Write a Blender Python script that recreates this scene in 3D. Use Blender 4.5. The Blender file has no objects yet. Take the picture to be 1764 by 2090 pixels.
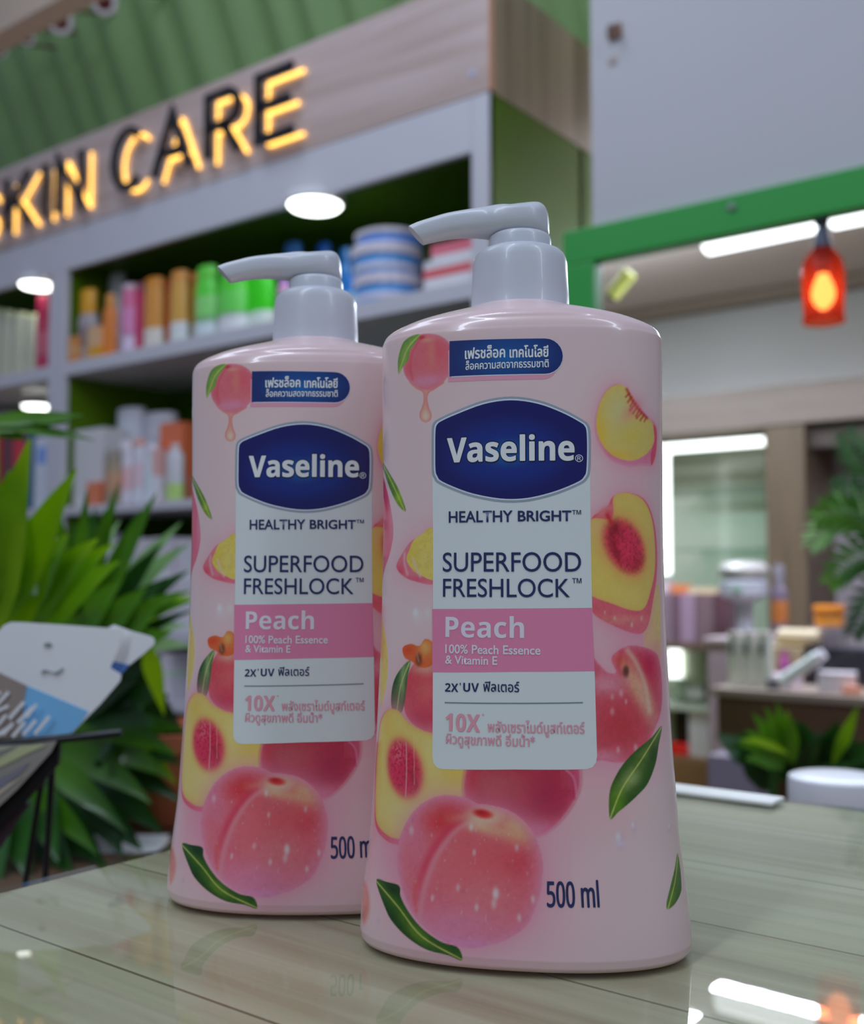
import bpy, bmesh, math, random
import numpy as np
from mathutils import Vector, Matrix

# ------------------------------------------------------------------ camera, light, exposure
SC = bpy.context.scene
COL = SC.collection
FPX, CX, CY = 2200.0, 882.0, 1045.0          # focal length and centre, in pixels of the 1764 x 2090 photograph
PHI, PITCH = math.radians(37.4), math.radians(3.38)
TOP = 0.95                                   # counter top above the floor
EYE = Vector((0, 0, TOP + 0.1190))
F = Vector((math.cos(PHI), math.sin(PHI), 0)); R = Vector((math.sin(PHI), -math.cos(PHI), 0)); Z = Vector((0, 0, 1))
FWD = F * math.cos(PITCH) + Z * math.sin(PITCH); UP = -F * math.sin(PITCH) + Z * math.cos(PITCH)

cam = bpy.data.cameras.new('camera'); camo = bpy.data.objects.new('camera', cam); COL.objects.link(camo)
cam.sensor_fit = 'HORIZONTAL'; cam.sensor_width = 36.0; cam.lens = FPX / 1764 * 36.0
cam.clip_start = 0.02; cam.clip_end = 60
m = Matrix((R, UP, -FWD)).transposed().to_4x4(); m.translation = EYE; camo.matrix_world = m
cam.dof.use_dof = True; cam.dof.focus_distance = 0.338; cam.dof.aperture_fstop = 12.5
SC.camera = camo

SC.view_settings.view_transform = 'Standard'; SC.view_settings.look = 'None'
SC.view_settings.gamma = 1.0; SC.view_settings.exposure = 0.0; SC.view_settings.use_curve_mapping = False
SC.cycles.max_bounces = 8; SC.cycles.transparent_max_bounces = 16; SC.cycles.sample_clamp_indirect = 3.0
SC.cycles.caustics_reflective = False; SC.cycles.caustics_refractive = False

wd = bpy.data.worlds.new('shop_ambient'); SC.world = wd; wd.use_nodes = True
wd.node_tree.nodes['Background'].inputs[0].default_value = (0.158, 0.190, 0.268, 1)
wd.node_tree.nodes['Background'].inputs[1].default_value = 1.0

def area(name, loc, target, sx, sy, power, col):
    l = bpy.data.lights.new(name, 'AREA'); l.shape = 'RECTANGLE'; l.size = sx; l.size_y = sy; l.energy = power; l.color = col
    o = bpy.data.objects.new(name, l); COL.objects.link(o); o.location = loc
    o.rotation_euler = (Vector(target) - Vector(loc)).to_track_quat('-Z', 'Y').to_euler()
    return o
area('ceiling_tube_and_fill_light', (-0.9, 0.3, 2.9), (0.5, 0.4, 0.9), 0.12, 2.4, 21, (0.74, 0.84, 1.0))
area('ceiling_tube_and_fill_light', (0.3, -1.6, 2.9), (0.6, 0.2, 0.9), 0.12, 2.4, 16, (0.74, 0.84, 1.0))
area('ceiling_tube_and_fill_light', (0.4, 1.9, 3.4), (1.6, 1.6, 1.2), 0.9, 1.6, 20, (0.74, 0.84, 1.0))
area('ceiling_tube_and_fill_light', (3.6, 2.2, 2.36), (3.6, 2.2, 0.0), 0.06, 1.2, 30, (0.70, 0.84, 1.0))  # unseen fill, added because the enclosed back room was too dark
area('back_room_fill_light', (3.6, 2.2, 2.05), (3.6, 2.2, 3.0), 0.06, 1.2, 12, (0.72, 0.84, 1.0))  # upward fill without a fixture, added to brighten the back room ceiling

# ------------------------------------------------------------------ measuring helpers
def ray(px, py):
    return FWD + R * ((px - CX) / FPX) + UP * ((CY - py) / FPX)
def onX(px, py, X):
    d = ray(px, py); return EYE + d * (X / d.x)
def onY(px, py, Y):
    d = ray(px, py); return EYE + d * (Y / d.y)
def onZ(px, py, zz):
    d = ray(px, py); return EYE + d * ((zz - EYE.z) / d.z)
def onD(px, py, dep):
    d = ray(px, py); return EYE + d * (dep / d.dot(F))
def YX(px, X, py=900):
    return onX(px, py, X).y

# ------------------------------------------------------------------ colour and materials
LIGHT = (0.39, 0.44, 0.52)
def lin(c):
    c = c / 255.0
    return c / 12.92 if c <= 0.04045 else ((c + 0.055) / 1.055) ** 2.4
def A(r, g, b, k=1.0):
    return tuple(min(0.88, max(0.004, lin(v) / LIGHT[i] * k)) for i, v in enumerate((r, g, b)))
def AP(r, g, b, k=1.0):
    return tuple(min(0.92, max(0.002, (lin(v) - 0.016) / LIGHT[i] * k)) for i, v in enumerate((r, g, b)))
def S3(r, g, b):
    return (lin(r), lin(g), lin(b))

def mat(name, col, rough=0.45, metal=0.0, coat=0.0, emit=None, es=0.0, var=0.0, scale=20.0, spec=0.5, trans=0.0, bump=0.0, stretch=None, sss=0.0):
    M = bpy.data.materials.new(name); M.use_nodes = True
    nt = M.node_tree; b = nt.nodes['Principled BSDF']; L = nt.links.new
    b.inputs['Base Color'].default_value = (*col, 1); b.inputs['Roughness'].default_value = rough
    b.inputs['Metallic'].default_value = metal; b.inputs['Coat Weight'].default_value = coat; b.inputs['Coat Roughness'].default_value = 0.04
    b.inputs['Specular IOR Level'].default_value = spec; b.inputs['Transmission Weight'].default_value = trans
    if sss: b.inputs['Subsurface Weight'].default_value = sss; b.inputs['Subsurface Radius'].default_value = (0.004, 0.003, 0.003)
    if emit: b.inputs['Emission Color'].default_value = (*emit, 1); b.inputs['Emission Strength'].default_value = es
    if var or bump:
        tc = nt.nodes.new('ShaderNodeTexCoord'); mp = nt.nodes.new('ShaderNodeMapping'); nz = nt.nodes.new('ShaderNodeTexNoise')
        L(tc.outputs['Object'], mp.inputs[0]); L(mp.outputs[0], nz.inputs['Vector'])
        mp.inputs['Scale'].default_value = stretch or (1, 1, 1)
        nz.inputs['Scale'].default_value = scale; nz.inputs['Detail'].default_value = 4
        if var:
            mx = nt.nodes.new('ShaderNodeMix'); mx.data_type = 'RGBA'
            mx.inputs[6].default_value = (*[c * (1 - var) for c in col], 1); mx.inputs[7].default_value = (*[min(1, c * (1 + var)) for c in col], 1)
            L(nz.outputs['Fac'], mx.inputs[0]); L(mx.outputs[2], b.inputs['Base Color'])
        if bump:
            bp = nt.nodes.new('ShaderNodeBump'); bp.inputs['Strength'].default_value = bump; bp.inputs['Distance'].default_value = 0.002
            L(nz.outputs['Fac'], bp.inputs['Height']); L(bp.outputs[0], b.inputs['Normal'])
    return M

def ramp(nt, stops):
    r = nt.nodes.new('ShaderNodeValToRGB'); e = r.color_ramp.elements
    while len(e) < len(stops): e.new(0.5)
    for k, (p, c) in enumerate(stops): e[k].position = p; e[k].color = (*c, 1)
    return r

def wood(name, cols, along='Y', shift=0.0, plank=0.11, length=1.3, grain=(60, 3, 60), seam=0.0015, seamcol=(0.1, 0.08, 0.06), rough=0.4, coat=0.0, up='X', nmix=0.62):
    """planks running along one axis, seams across another"""
    M = bpy.data.materials.new(name); M.use_nodes = True; nt = M.node_tree; b = nt.nodes['Principled BSDF']; L = nt.links.new
    tc = nt.nodes.new('ShaderNodeTexCoord'); sp = nt.nodes.new('ShaderNodeSeparateXYZ'); cb = nt.nodes.new('ShaderNodeCombineXYZ')
    L(tc.outputs['Object'], sp.inputs[0]); L(sp.outputs[along], cb.inputs[0]); sh = nt.nodes.new('ShaderNodeMath'); sh.operation = 'SUBTRACT'; sh.inputs[1].default_value = shift; L(sp.outputs[up], sh.inputs[0]); L(sh.outputs[0], cb.inputs[1])
    br = nt.nodes.new('ShaderNodeTexBrick'); L(cb.outputs[0], br.inputs['Vector'])
    br.inputs['Scale'].default_value = 1.0; br.inputs['Brick Width'].default_value = length; br.inputs['Row Height'].default_value = plank
    br.inputs['Mortar Size'].default_value = seam; br.inputs['Mortar Smooth'].default_value = 0.3; br.offset = 0.37
    br.inputs['Color1'].default_value = (0.15, 0.15, 0.15, 1); br.inputs['Color2'].default_value = (0.85, 0.85, 0.85, 1); br.inputs['Mortar'].default_value = (0.5, 0.5, 0.5, 1)
    mp = nt.nodes.new('ShaderNodeMapping'); L(tc.outputs['Object'], mp.inputs[0]); mp.inputs['Scale'].default_value = grain
    nz = nt.nodes.new('ShaderNodeTexNoise'); L(mp.outputs[0], nz.inputs['Vector']); nz.inputs['Scale'].default_value = 1.0; nz.inputs['Detail'].default_value = 6; nz.inputs['Distortion'].default_value = 0.6
    ad = nt.nodes.new('ShaderNodeMix'); ad.data_type = 'RGBA'; ad.inputs[0].default_value = nmix
    L(br.outputs['Color'], ad.inputs[6]); L(nz.outputs['Fac'], ad.inputs[7])
    n = len(cols); rp = ramp(nt, [(0.25 + 0.5 * k / (n - 1), c) for k, c in enumerate(cols)]); L(ad.outputs[2], rp.inputs[0])
    mx = nt.nodes.new('ShaderNodeMix'); mx.data_type = 'RGBA'; L(br.outputs['Fac'], mx.inputs[0]); L(rp.outputs[0], mx.inputs[6]); mx.inputs[7].default_value = (*seamcol, 1)
    L(mx.outputs[2], b.inputs['Base Color']); b.inputs['Roughness'].default_value = rough; b.inputs['Coat Weight'].default_value = coat; b.inputs['Coat Roughness'].default_value = 0.05
    return M

# ------------------------------------------------------------------ object helpers
def link(name, me, m=None, parent=None, smooth=False):
    if m and not me.materials: me.materials.append(m)
    if smooth: me.polygons.foreach_set('use_smooth', [True] * len(me.polygons))
    o = bpy.data.objects.new(name, me); COL.objects.link(o)
    if parent: o.parent = parent
    return o
def mesh(name, vs, fs, m, parent=None, smooth=False):
    me = bpy.data.meshes.new(name); me.from_pydata([tuple(v) for v in vs], [], fs); me.update()
    return link(name, me, m, parent, smooth)
def empty(name, loc=(0, 0, 0), rz=0.0):
    o = bpy.data.objects.new(name, None); COL.objects.link(o); o.location = loc; o.rotation_euler = (0, 0, rz); o.empty_display_size = 0.02
    return o
def tag(o, label=None, cat=None, group=None, kind=None):
    if label: o['label'] = label
    if cat: o['category'] = cat
    if group: o['group'] = group
    if kind: o['kind'] = kind
    return o

class G:
    """collects shapes into one mesh"""
    def __init__(s): s.v = []; s.f = []
    def add(s, vs, fs, T=None):
        n = len(s.v); s.v += [tuple(T @ Vector(v)) if T else tuple(v) for v in vs]; s.f += [tuple(i + n for i in f) for f in fs]; return s
    def box(s, x0, x1, y0, y1, z0, z1, bev=0.0, T=None, seg=2):
        bm = bmesh.new(); bmesh.ops.create_cube(bm, size=1)
        for v in bm.verts: v.co = Vector(((x0 + x1) / 2 + v.co.x * (x1 - x0), (y0 + y1) / 2 + v.co.y * (y1 - y0), (z0 + z1) / 2 + v.co.z * (z1 - z0)))
        if bev: bmesh.ops.bevel(bm, geom=bm.edges[:], offset=bev, segments=seg, affect='EDGES', profile=0.5)
        bm.verts.index_update(); s.add([v.co for v in bm.verts], [[v.index for v in f.verts] for f in bm.faces], T); bm.free(); return s
    def lathe(s, prof, n=32, T=None, sx=1.0, sy=1.0):
        vs = []; fs = []; k = len(prof)
        for r, z in prof:
            for j in range(n):
                a = 2 * math.pi * j / n; vs.append((r * sx * math.cos(a), r * sy * math.sin(a), z))
        for i in range(k - 1):
            for j in range(n):
                fs.append((i * n + j, i * n + (j + 1) % n, (i + 1) * n + (j + 1) % n, (i + 1) * n + j))
        fs.append(tuple(range(n - 1, -1, -1))); fs.append(tuple((k - 1) * n + j for j in range(n)))
        return s.add(vs, fs, T)
    def tube(s, pts, r, n=10, T=None):
        pts = [Vector(p) for p in pts]; vs = []; fs = []
        rs = r if isinstance(r, (list, tuple)) else [r] * len(pts)
        a = None
        for i, p in enumerate(pts):
            d = (pts[min(i + 1, len(pts) - 1)] - pts[max(i - 1, 0)]).normalized()
            if a is None: a = d.orthogonal().normalized()
            a = (a - d * a.dot(d)).normalized(); b = d.cross(a)
            for j in range(n):
                t = 2 * math.pi * j / n; vs.append(p + (a * math.cos(t) + b * math.sin(t)) * rs[i])
        for i in range(len(pts) - 1):
            for j in range(n): fs.append((i * n + j, i * n + (j + 1) % n, (i + 1) * n + (j + 1) % n, (i + 1) * n + j))
        fs.append(tuple(range(n - 1, -1, -1))); fs.append(tuple((len(pts) - 1) * n + j for j in range(n)))
        return s.add(vs, fs, T)
    def loft(s, rings, cap=True, T=None):
        n = len(rings[0]); vs = [p for r in rings for p in r]; fs = []
        for i in range(len(rings) - 1):
            for j in range(n): fs.append((i * n + j, i * n + (j + 1) % n, (i + 1) * n + (j + 1) % n, (i + 1) * n + j))
        if cap: fs.append(tuple(range(n - 1, -1, -1))); fs.append(tuple((len(rings) - 1) * n + j for j in range(n)))
        return s.add(vs, fs, T)
    def prism(s, poly, d, T=None):
        """poly in the xy plane, extruded by d along z"""
        n = len(poly); vs = [(x, y, 0) for x, y in poly] + [(x, y, d) for x, y in poly]
        fs = [tuple(range(n - 1, -1, -1)), tuple(range(n, 2 * n))] + [(i, (i + 1) % n, n + (i + 1) % n, n + i) for i in range(n)]
        return s.add(vs, fs, T)
    def go(s, name, m, parent=None, smooth=False):
        o = mesh(name, s.v, s.f, m, parent, False)
        if smooth:
            me = o.data; me.polygons.foreach_set('use_smooth', [True] * len(me.polygons))
            try: me.set_sharp_from_angle(angle=math.radians(40))
            except Exception: pass
        return o
def struct(name, g, m, smooth=False):
    return tag(g.go(name, m, None, smooth), kind='structure')

def catmull(pts, n=8, closed=True):
    P = [np.array(p, float) for p in pts]; out = []; k = len(P)
    for i in range(k if closed else k - 1):
        a, b, c, d = (P[(i - 1) % k], P[i], P[(i + 1) % k], P[(i + 2) % k]) if closed else (P[max(i - 1, 0)], P[i], P[i + 1], P[min(i + 2, k - 1)])
        for j in range(n):
            t = j / n; out.append(0.5 * ((2 * b) + (-a + c) * t + (2 * a - 5 * b + 4 * c - d) * t * t + (-a + 3 * b - 3 * c + d) * t ** 3))
    if not closed: out.append(P[-1])
    return [tuple(p) for p in out]

# ------------------------------------------------------------------ the setting
WXF = 1.90                                   # plane of the white wall and the green frame
M_wall = mat('white_painted_wall', A(146, 152, 166, 0.78), 0.55, var=0.03, scale=2)
M_green = mat('green_gloss_paint', A(34, 112, 52), 0.35, spec=0.4)
yl = onX(1208, 300, WXF).y; zt = onX(1160, 480, WXF).z; zb = onX(1226, 538, WXF).z; ye = onX(1160, 480, WXF).y
g = G().box(WXF, WXF + 0.05, -1.6, yl, zt - 0.03, 3.6)
struct('wall_right', g, M_wall)
g = G()
ybar = ye - 0.072
g.box(WXF - 0.025, WXF + 0.012, -1.6, ye, zb, zt, 0.004)
g.box(WXF - 0.025, WXF + 0.012, ybar, ye, 0.0, zb + 0.001, 0.004)
wf = struct('window_1', g, M_green)
sc_ = onX(1493, 422, WXF - 0.027)
g = G().lathe([(0.007, 0), (0.008, 0.002), (0.005, 0.004), (0.0, 0.004)], 16, Matrix.Translation(sc_) @ Matrix.Rotation(-math.pi / 2, 4, 'Y'))
g.go('screw_cap', mat('dull_steel', (0.25, 0.33, 0.27), 0.4, metal=0.6), wf)

M_floor = wood('floor_boards', [A(60, 48, 42), A(84, 66, 54), A(100, 82, 66)], along='Y', plank=0.15, grain=(20, 2, 20))
g = G().box(-3.5, 6.5, -3.0, 6.0, -0.05, 0.0); struct('floor', g, M_floor)

# room seen through the green frame
M_back = mat('grey_white_plaster', A(142, 148, 158), 0.7, var=0.03, scale=1.5)
g = G().box(5.0, 5.1, -1.5, 4.6, 0, 2.42); struct('wall_back', g, M_back)
M_ceil = mat('ceiling_board', A(146, 143, 144), 0.8, var=0.03, scale=1.0)
g = G().box(WXF + 0.13, 5.1, -1.5, 1.0, 2.42, 2.5).box(2.80, 5.1, 1.0, 3.9, 2.42, 2.5); struct('ceiling', g, M_ceil)
g = G().box(4.9, 5.0, -1.5, 4.6, 2.36, 2.42, 0.01); struct('trim_1', g, mat('grey_cornice', A(104, 98, 94), 0.7))

# ------------------------------------------------------------------ counter
YL = (onZ(0, 1815, TOP).y + onZ(340, 1725, TOP).y) / 2; XE = (onZ(1372, 1599, TOP).x + onZ(1764, 1652, TOP).x) / 2
M_cwood = wood('pale_plank_print', [A(100, 92, 80), A(120, 113, 99), A(131, 128, 115), A(139, 137, 126), A(126, 120, 107)], along='Y', shift=0.2115, plank=0.075, length=0.62,
               grain=(75, 3.2, 60), seam=0.0007, seamcol=A(84, 78, 64), rough=0.5, nmix=0.80)
ct = empty('counter', (0, 0, 0)); tag(ct, 'shop counter with pale plank print under a clear glass sheet, the bottles stand on it', 'counter')
G().box(-0.9, XE - 0.0008, -1.3, YL - 0.0008, TOP - 0.03, TOP - 0.0017, 0.0006).go('counter_board', M_cwood, ct)
G().box(-0.87, XE - 0.03, -1.27, YL - 0.03, 0.08, TOP - 0.03).go('cabinet_base', mat('counter_side_laminate', A(120, 110, 92), 0.5, var=0.05), ct)
G().box(-0.85, XE - 0.07, -1.25, YL - 0.07, 0.0, 0.08).go('plinth', mat('dark_plinth', (0.03, 0.03, 0.03), 0.5), ct)
def glass(name, tint, ior=1.5, rough=0.0):
    M = bpy.data.materials.new(name); M.use_nodes = True; nt = M.node_tree; nt.nodes.clear(); L = nt.links.new
    out = nt.nodes.new('ShaderNodeOutputMaterial'); tr = nt.nodes.new('ShaderNodeBsdfTransparent'); gl = nt.nodes.new('ShaderNodeBsdfGlossy'); fr = nt.nodes.new('ShaderNodeFresnel'); mx = nt.nodes.new('ShaderNodeMixShader')
    tr.inputs[0].default_value = (*tint, 1); gl.inputs['Roughness'].default_value = rough; fr.inputs[0].default_value = ior
    ge = nt.nodes.new('ShaderNodeNewGeometry'); iv = nt.nodes.new('ShaderNodeMath'); iv.operation = 'SUBTRACT'; iv.inputs[0].default_value = 1.0; L(ge.outputs['Backfacing'], iv.inputs[1])
    ml = nt.nodes.new('ShaderNodeMath'); ml.operation = 'MULTIPLY'; L(fr.outputs[0], ml.inputs[0]); L(iv.outputs[0], ml.inputs[1])
    L(ml.outputs[0], mx.inputs[0]); L(tr.outputs[0], mx.inputs[1]); L(gl.outputs[0], mx.inputs[2]); L(mx.outputs[0], out.inputs[0])
    return M
M_glass = glass('clear_sheet_glass', (0.93, 0.965, 0.94), 1.5, 0.012)
G().box(-0.9, XE, -1.3, YL, TOP - 0.0015, TOP, 0.0004).go('glass_sheet', M_glass, ct)
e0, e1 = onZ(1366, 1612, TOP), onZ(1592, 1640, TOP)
G().box(XE - 0.026, XE - 0.006, e1.y, e0.y + 0.03, TOP, TOP + 0.0022, 0.0008).go('edge_glint_strip', mat('painted_edge_glint', A(190, 200, 176), 0.3, coat=0.3), ct)  # pale strip added to imitate the bright reflection along the glass edge

# ------------------------------------------------------------------ the bottle
NE = 2.32
def GZ(z):
    """true height of a point read off the picture of the front bottle"""
    t = 0.36 * math.tan(math.atan((z - 0.1205) * 6111 / FPX - 130 / FPX) + PITCH) + (EYE.z - TOP)
    return z + (t - z) * min(1.0, z / 0.02)
PROF = [  # z, half width, half depth of the body
    (0.0008, 0.0500, 0.0268), (0.0000, 0.0514, 0.0280), (0.0004, 0.0526, 0.0290), (0.0016, 0.0534, 0.0298), (0.0040, 0.0538, 0.0302), (0.0100, 0.0534, 0.0301),
    (0.0180, 0.0525, 0.0298), (0.0264, 0.0515, 0.0295), (0.0346, 0.0504, 0.0292), (0.0510, 0.0494, 0.0289), (0.0673, 0.0484, 0.0287), (0.1000, 0.0469, 0.0284), (0.1328, 0.0463, 0.0283),
    (0.1655, 0.0465, 0.0285), (0.1850, 0.0468, 0.0286), (0.1955, 0.0468, 0.0286), (0.1978, 0.0464, 0.0283), (0.1995, 0.0455, 0.0278), (0.2008, 0.0438, 0.0270),
    (0.2020, 0.0412, 0.0265), (0.2039, 0.0360, 0.0246), (0.2058, 0.0285, 0.0217), (0.2075, 0.0215, 0.0187), (0.2089, 0.0170, 0.0164), (0.2092, 0.0150, 0.0150)]
PROF = [(GZ(z) if z > 0.004 else z, a, b) for z, a, b in PROF]
def _cm(P, n):
    out = []
    for i in range(len(P) - 1):
        p0, p1, p2, p3 = (np.array(P[max(i - 1, 0)]), np.array(P[i]), np.array(P[i + 1]), np.array(P[min(i + 2, len(P) - 1)]))
        for j in range(n):
            t = j / n; out.append(tuple(0.5 * ((2 * p1) + (-p0 + p2) * t + (2 * p0 - 5 * p1 + 4 * p2 - p3) * t * t + (-p0 + 3 * p1 - 3 * p2 + p3) * t ** 3)))
    return out + [tuple(P[-1])]
TOPP = _cm(PROF[14:], 8); PROF = PROF[:14] + [PROF[14]] + TOPP[1:]
pz = np.array([p[0] for p in PROF]); pa = np.array([p[1] for p in PROF]); pb = np.array([p[2] for p in PROF])
iw = 5
def ab(z):
    z = np.asarray(z, float); return np.interp(z, pz[1:], pa[1:]), np.interp(z, pz[1:], pb[1:])
# smoothed wall
ZW = GZ(0.1955)
zz_ = np.arange(0.004, ZW, 0.0003)
def _smooth(y, k=61):
    ker = np.hanning(k); ker /= ker.sum(); e = np.concatenate([np.full(k // 2, y[0]) + (y[1] - y[0]) * np.arange(-(k // 2), 0), y, np.full(k // 2, y[-1])]); return np.convolve(e, ker, 'valid')
wa = _smooth(np.interp(zz_, pz[1:], pa[1:])); wb = _smooth(np.interp(zz_, pz[1:], pb[1:]))
def AB(z):
    a, b = ab(z); z = np.asarray(z, float); k = (z >= 0.004) & (z <= ZW - 0.0003)
    return np.where(k, np.interp(z, zz_, wa), a), np.where(k, np.interp(z, zz_, wb), b)
def sec(t):
    c, s = np.cos(t), np.sin(t); return np.sign(c) * np.abs(c) ** (2 / NE), np.sign(s) * np.abs(s) ** (2 / NE)
# arc length on a reference section; S = 0 in the middle of the front (t = -90 deg)
tt = np.linspace(-math.pi / 2 - math.pi, -math.pi / 2 + math.pi, 20001)
ux, uy = sec(tt); a0, b0 = AB(0.10)
ds = np.hypot(np.diff(ux * float(a0)), np.diff(uy * float(b0))); Sarc = np.concatenate([[0], np.cumsum(ds)]); Sarc -= np.interp(-math.pi / 2, tt, Sarc)
def tofS(S): return np.interp(S, Sarc, tt)
SMAX = float(Sarc[-1])
def surf(S, z, off=0.0):
    t = tofS(S); a, b = AB(z); x, y = sec(t); X, Y = x * a, y * b
    nx = np.sign(x) * np.abs(x) ** (NE - 1) / a; ny = np.sign(y) * np.abs(y) ** (NE - 1) / b; l = np.hypot(nx, ny) + 1e-9
    return X + nx / l * off, Y + ny / l * off, z

B1_D, B1_YAW = 0.36, math.radians(-9.0)
B1 = onD(1068, 1911, B1_D); B1 = Vector((B1.x, B1.y, TOP))
BASEROT = math.atan2(R.y, R.x)
rot1 = BASEROT + B1_YAW
Mi = (Matrix.Translation(B1) @ Matrix.Rotation(rot1, 4, 'Z')).inverted()
_e = Mi @ EYE
def Q(px, py):
    """place on the label sheet (arc length, height, in mm) that a measured photo point belongs to"""
    d = Mi.to_3x3() @ ray(px, py); lo, hi = 0.25, 0.37
    ts = np.linspace(0.27, 0.40, 1400); x = _e.x + d.x * ts; y = _e.y + d.y * ts; z = _e.z + d.z * ts
    a, b = AB(np.clip(z, 0.0, GZ(0.209))); f = (np.abs(x) / a) ** NE + (np.abs(y) / b) ** NE - 1
    k = np.argmax(f < 0) if (f < 0).any() else int(np.argmin(f))
    if f[k] < 0 and k > 0: w = f[k - 1] / (f[k - 1] - f[k]); X = x[k - 1] + (x[k] - x[k - 1]) * w; Y = y[k - 1] + (y[k] - y[k - 1]) * w; ZZ = z[k - 1] + (z[k] - z[k - 1]) * w
    else: X, Y, ZZ = x[k], y[k], z[k]
    a, b = AB(ZZ); u, v = X / a, Y / b
    t = math.atan2(math.copysign(abs(v) ** (NE / 2), v), math.copysign(abs(u) ** (NE / 2), u))
    if t > math.pi / 2: t -= 2 * math.pi
    return float(np.interp(t, tt, Sarc)) * 1000, float(ZZ) * 1000

# ---- printed artwork of the body, a colour for every point of its skin
FS, BS = 0.00030, 0.006
Sf = np.arange(-0.084, 0.0841, FS); nb = int((2 * SMAX - 0.168) / BS)
Sb = np.linspace(0.084, 2 * SMAX - 0.084, nb + 2)[1:-1]
Sall = np.concatenate([Sf, Sb]); Sall = np.where(Sall > SMAX, Sall - 2 * SMAX, Sall)
Zb = np.arange(0.0019, GZ(0.2018), 0.00031); NB0 = int(np.argmax(pz > GZ(0.2020)))
Zrow = np.concatenate([pz[:4], Zb, pz[NB0:]])
SS, ZZ = np.meshgrid(Sf * 1000, Zb * 1000)
rng = np.random.default_rng(4)
def noise(cell, octs=3):
    out = np.zeros(SS.shape); amp = 1; tot = 0
    for o in range(octs):
        c = cell / 2 ** o; gx = (SS - SS.min()) / c; gy = (ZZ - ZZ.min()) / c; r = rng.random((int(gy.max()) + 3, int(gx.max()) + 3))
        ix, iy = gx.astype(int), gy.astype(int); fx, fy = gx - ix, gy - iy; fx = fx * fx * (3 - 2 * fx); fy = fy * fy * (3 - 2 * fy)
        v = (r[iy, ix] * (1 - fx) + r[iy, ix + 1] * fx) * (1 - fy) + (r[iy + 1, ix] * (1 - fx) + r[iy + 1, ix + 1] * fx) * fy
        out += amp * v; tot += amp; amp *= 0.6
    return out / tot
N1, N2, N3 = noise(6), noise(1.6), noise(0.7, 2)
BODYPINK = np.array(AP(161, 148, 158))
img = np.ones((*SS.shape, 3)) * BODYPINK
def sd(poly):
    """signed distance in mm to a closed outline (negative inside)"""
    P = np.array(poly); d = np.full(SS.shape, 1e9); x0, x1, y0, y1 = P[:, 0].min() - 8, P[:, 0].max() + 8, P[:, 1].min() - 8, P[:, 1].max() + 8
    c = np.where((Sf * 1000 > x0) & (Sf * 1000 < x1))[0]; r = np.where((Zb * 1000 > y0) & (Zb * 1000 < y1))[0]
    if not len(c) or not len(r): return d
    sl = (slice(r[0], r[-1] + 1), slice(c[0], c[-1] + 1)); X, Y = SS[sl], ZZ[sl]; D = np.full(X.shape, 1e9); ins = np.zeros(X.shape, bool)
    for i in range(len(P)):
        ax, ay = P[i]; bx, by = P[(i + 1) % len(P)]; ex, ey = bx - ax, by - ay; L2 = ex * ex + ey * ey + 1e-12
        t = np.clip(((X - ax) * ex + (Y - ay) * ey) / L2, 0, 1); D = np.minimum(D, np.hypot(X - ax - ex * t, Y - ay - ey * t))
        if ay != by: ins ^= ((Y > min(ay, by)) & (Y <= max(ay, by)) & (X < ax + (Y - ay) / (by - ay) * ex))
    d[sl] = np.where(ins, -D, D); return d
def outline(pts, n=8): return [Q(*p) for p in catmull(pts, n)] if n > 1 else [Q(*p) for p in pts]
def put(col, alpha):
    global img
    c = np.array(col) if not isinstance(col, np.ndarray) else col
    img = img * (1 - alpha[..., None]) + c * alpha[..., None]
def soft(d, w=0.25): return np.clip(0.5 - d / w, 0, 1)
def blob(px, py, rx, ry, ang=0.0, p=2.0):
    s, z = Q(px, py); s2, _ = Q(px + 4, py); s1, _ = Q(px - 4, py); k = min(abs(s2 - s1) / 8, 0.6)
    _, z2 = Q(px, py - 4); kz = abs(z2 - z) / 4
    dx, dy = (SS - s) / k, (ZZ - z) / kz; c, q = math.cos(ang), math.sin(ang); u, v = (dx * c + dy * q) / rx, (-dx * q + dy * c) / ry
    return np.exp(-(u * u + v * v) ** (p / 2))
def lined(pts, w):
    P = [Q(*p) for p in catmull(pts, 6, False)]; D = np.full(SS.shape, 1e9)
    for (ax, ay), (bx, by) in zip(P[:-1], P[1:]):
        ex, ey = bx - ax, by - ay; t = np.clip(((SS - ax) * ex + (ZZ - ay) * ey) / (ex * ex + ey * ey + 1e-12), 0, 1); D = np.minimum(D, np.hypot(SS - ax - ex * t, ZZ - ay - ey * t))
    return np.exp(-(D / w) ** 2)
def fruit(pts, base, blobs, edge=None, ew=2.2, n=8, sw=0.3, fuzz=0.10, glow=None, gw=4.0):
    d = sd(outline(pts, n))
    if glow: put(AP(*glow), 0.55 * np.exp(-np.clip(d, 0, None) / gw) * (d > -0.2))
    m_ = soft(d, sw); c = np.ones((*SS.shape, 3)) * np.array(AP(*base))
    for (b, col, al) in blobs: c = c * (1 - (al * b)[..., None]) + np.array(AP(*col)) * (al * b)[..., None]
    if edge:
        e = np.exp(np.minimum(d, 0) / ew) * (d < 0) * 0.75; c = c * (1 - e[..., None]) + np.array(AP(*edge)) * e[..., None]
    c = c * (1 + fuzz * (N2 - 0.5) * 2 + fuzz * 0.8 * (N3 - 0.5) * 2 + fuzz * (N1 - 0.5))[..., None]
    put(c, m_); return d, m_
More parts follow.
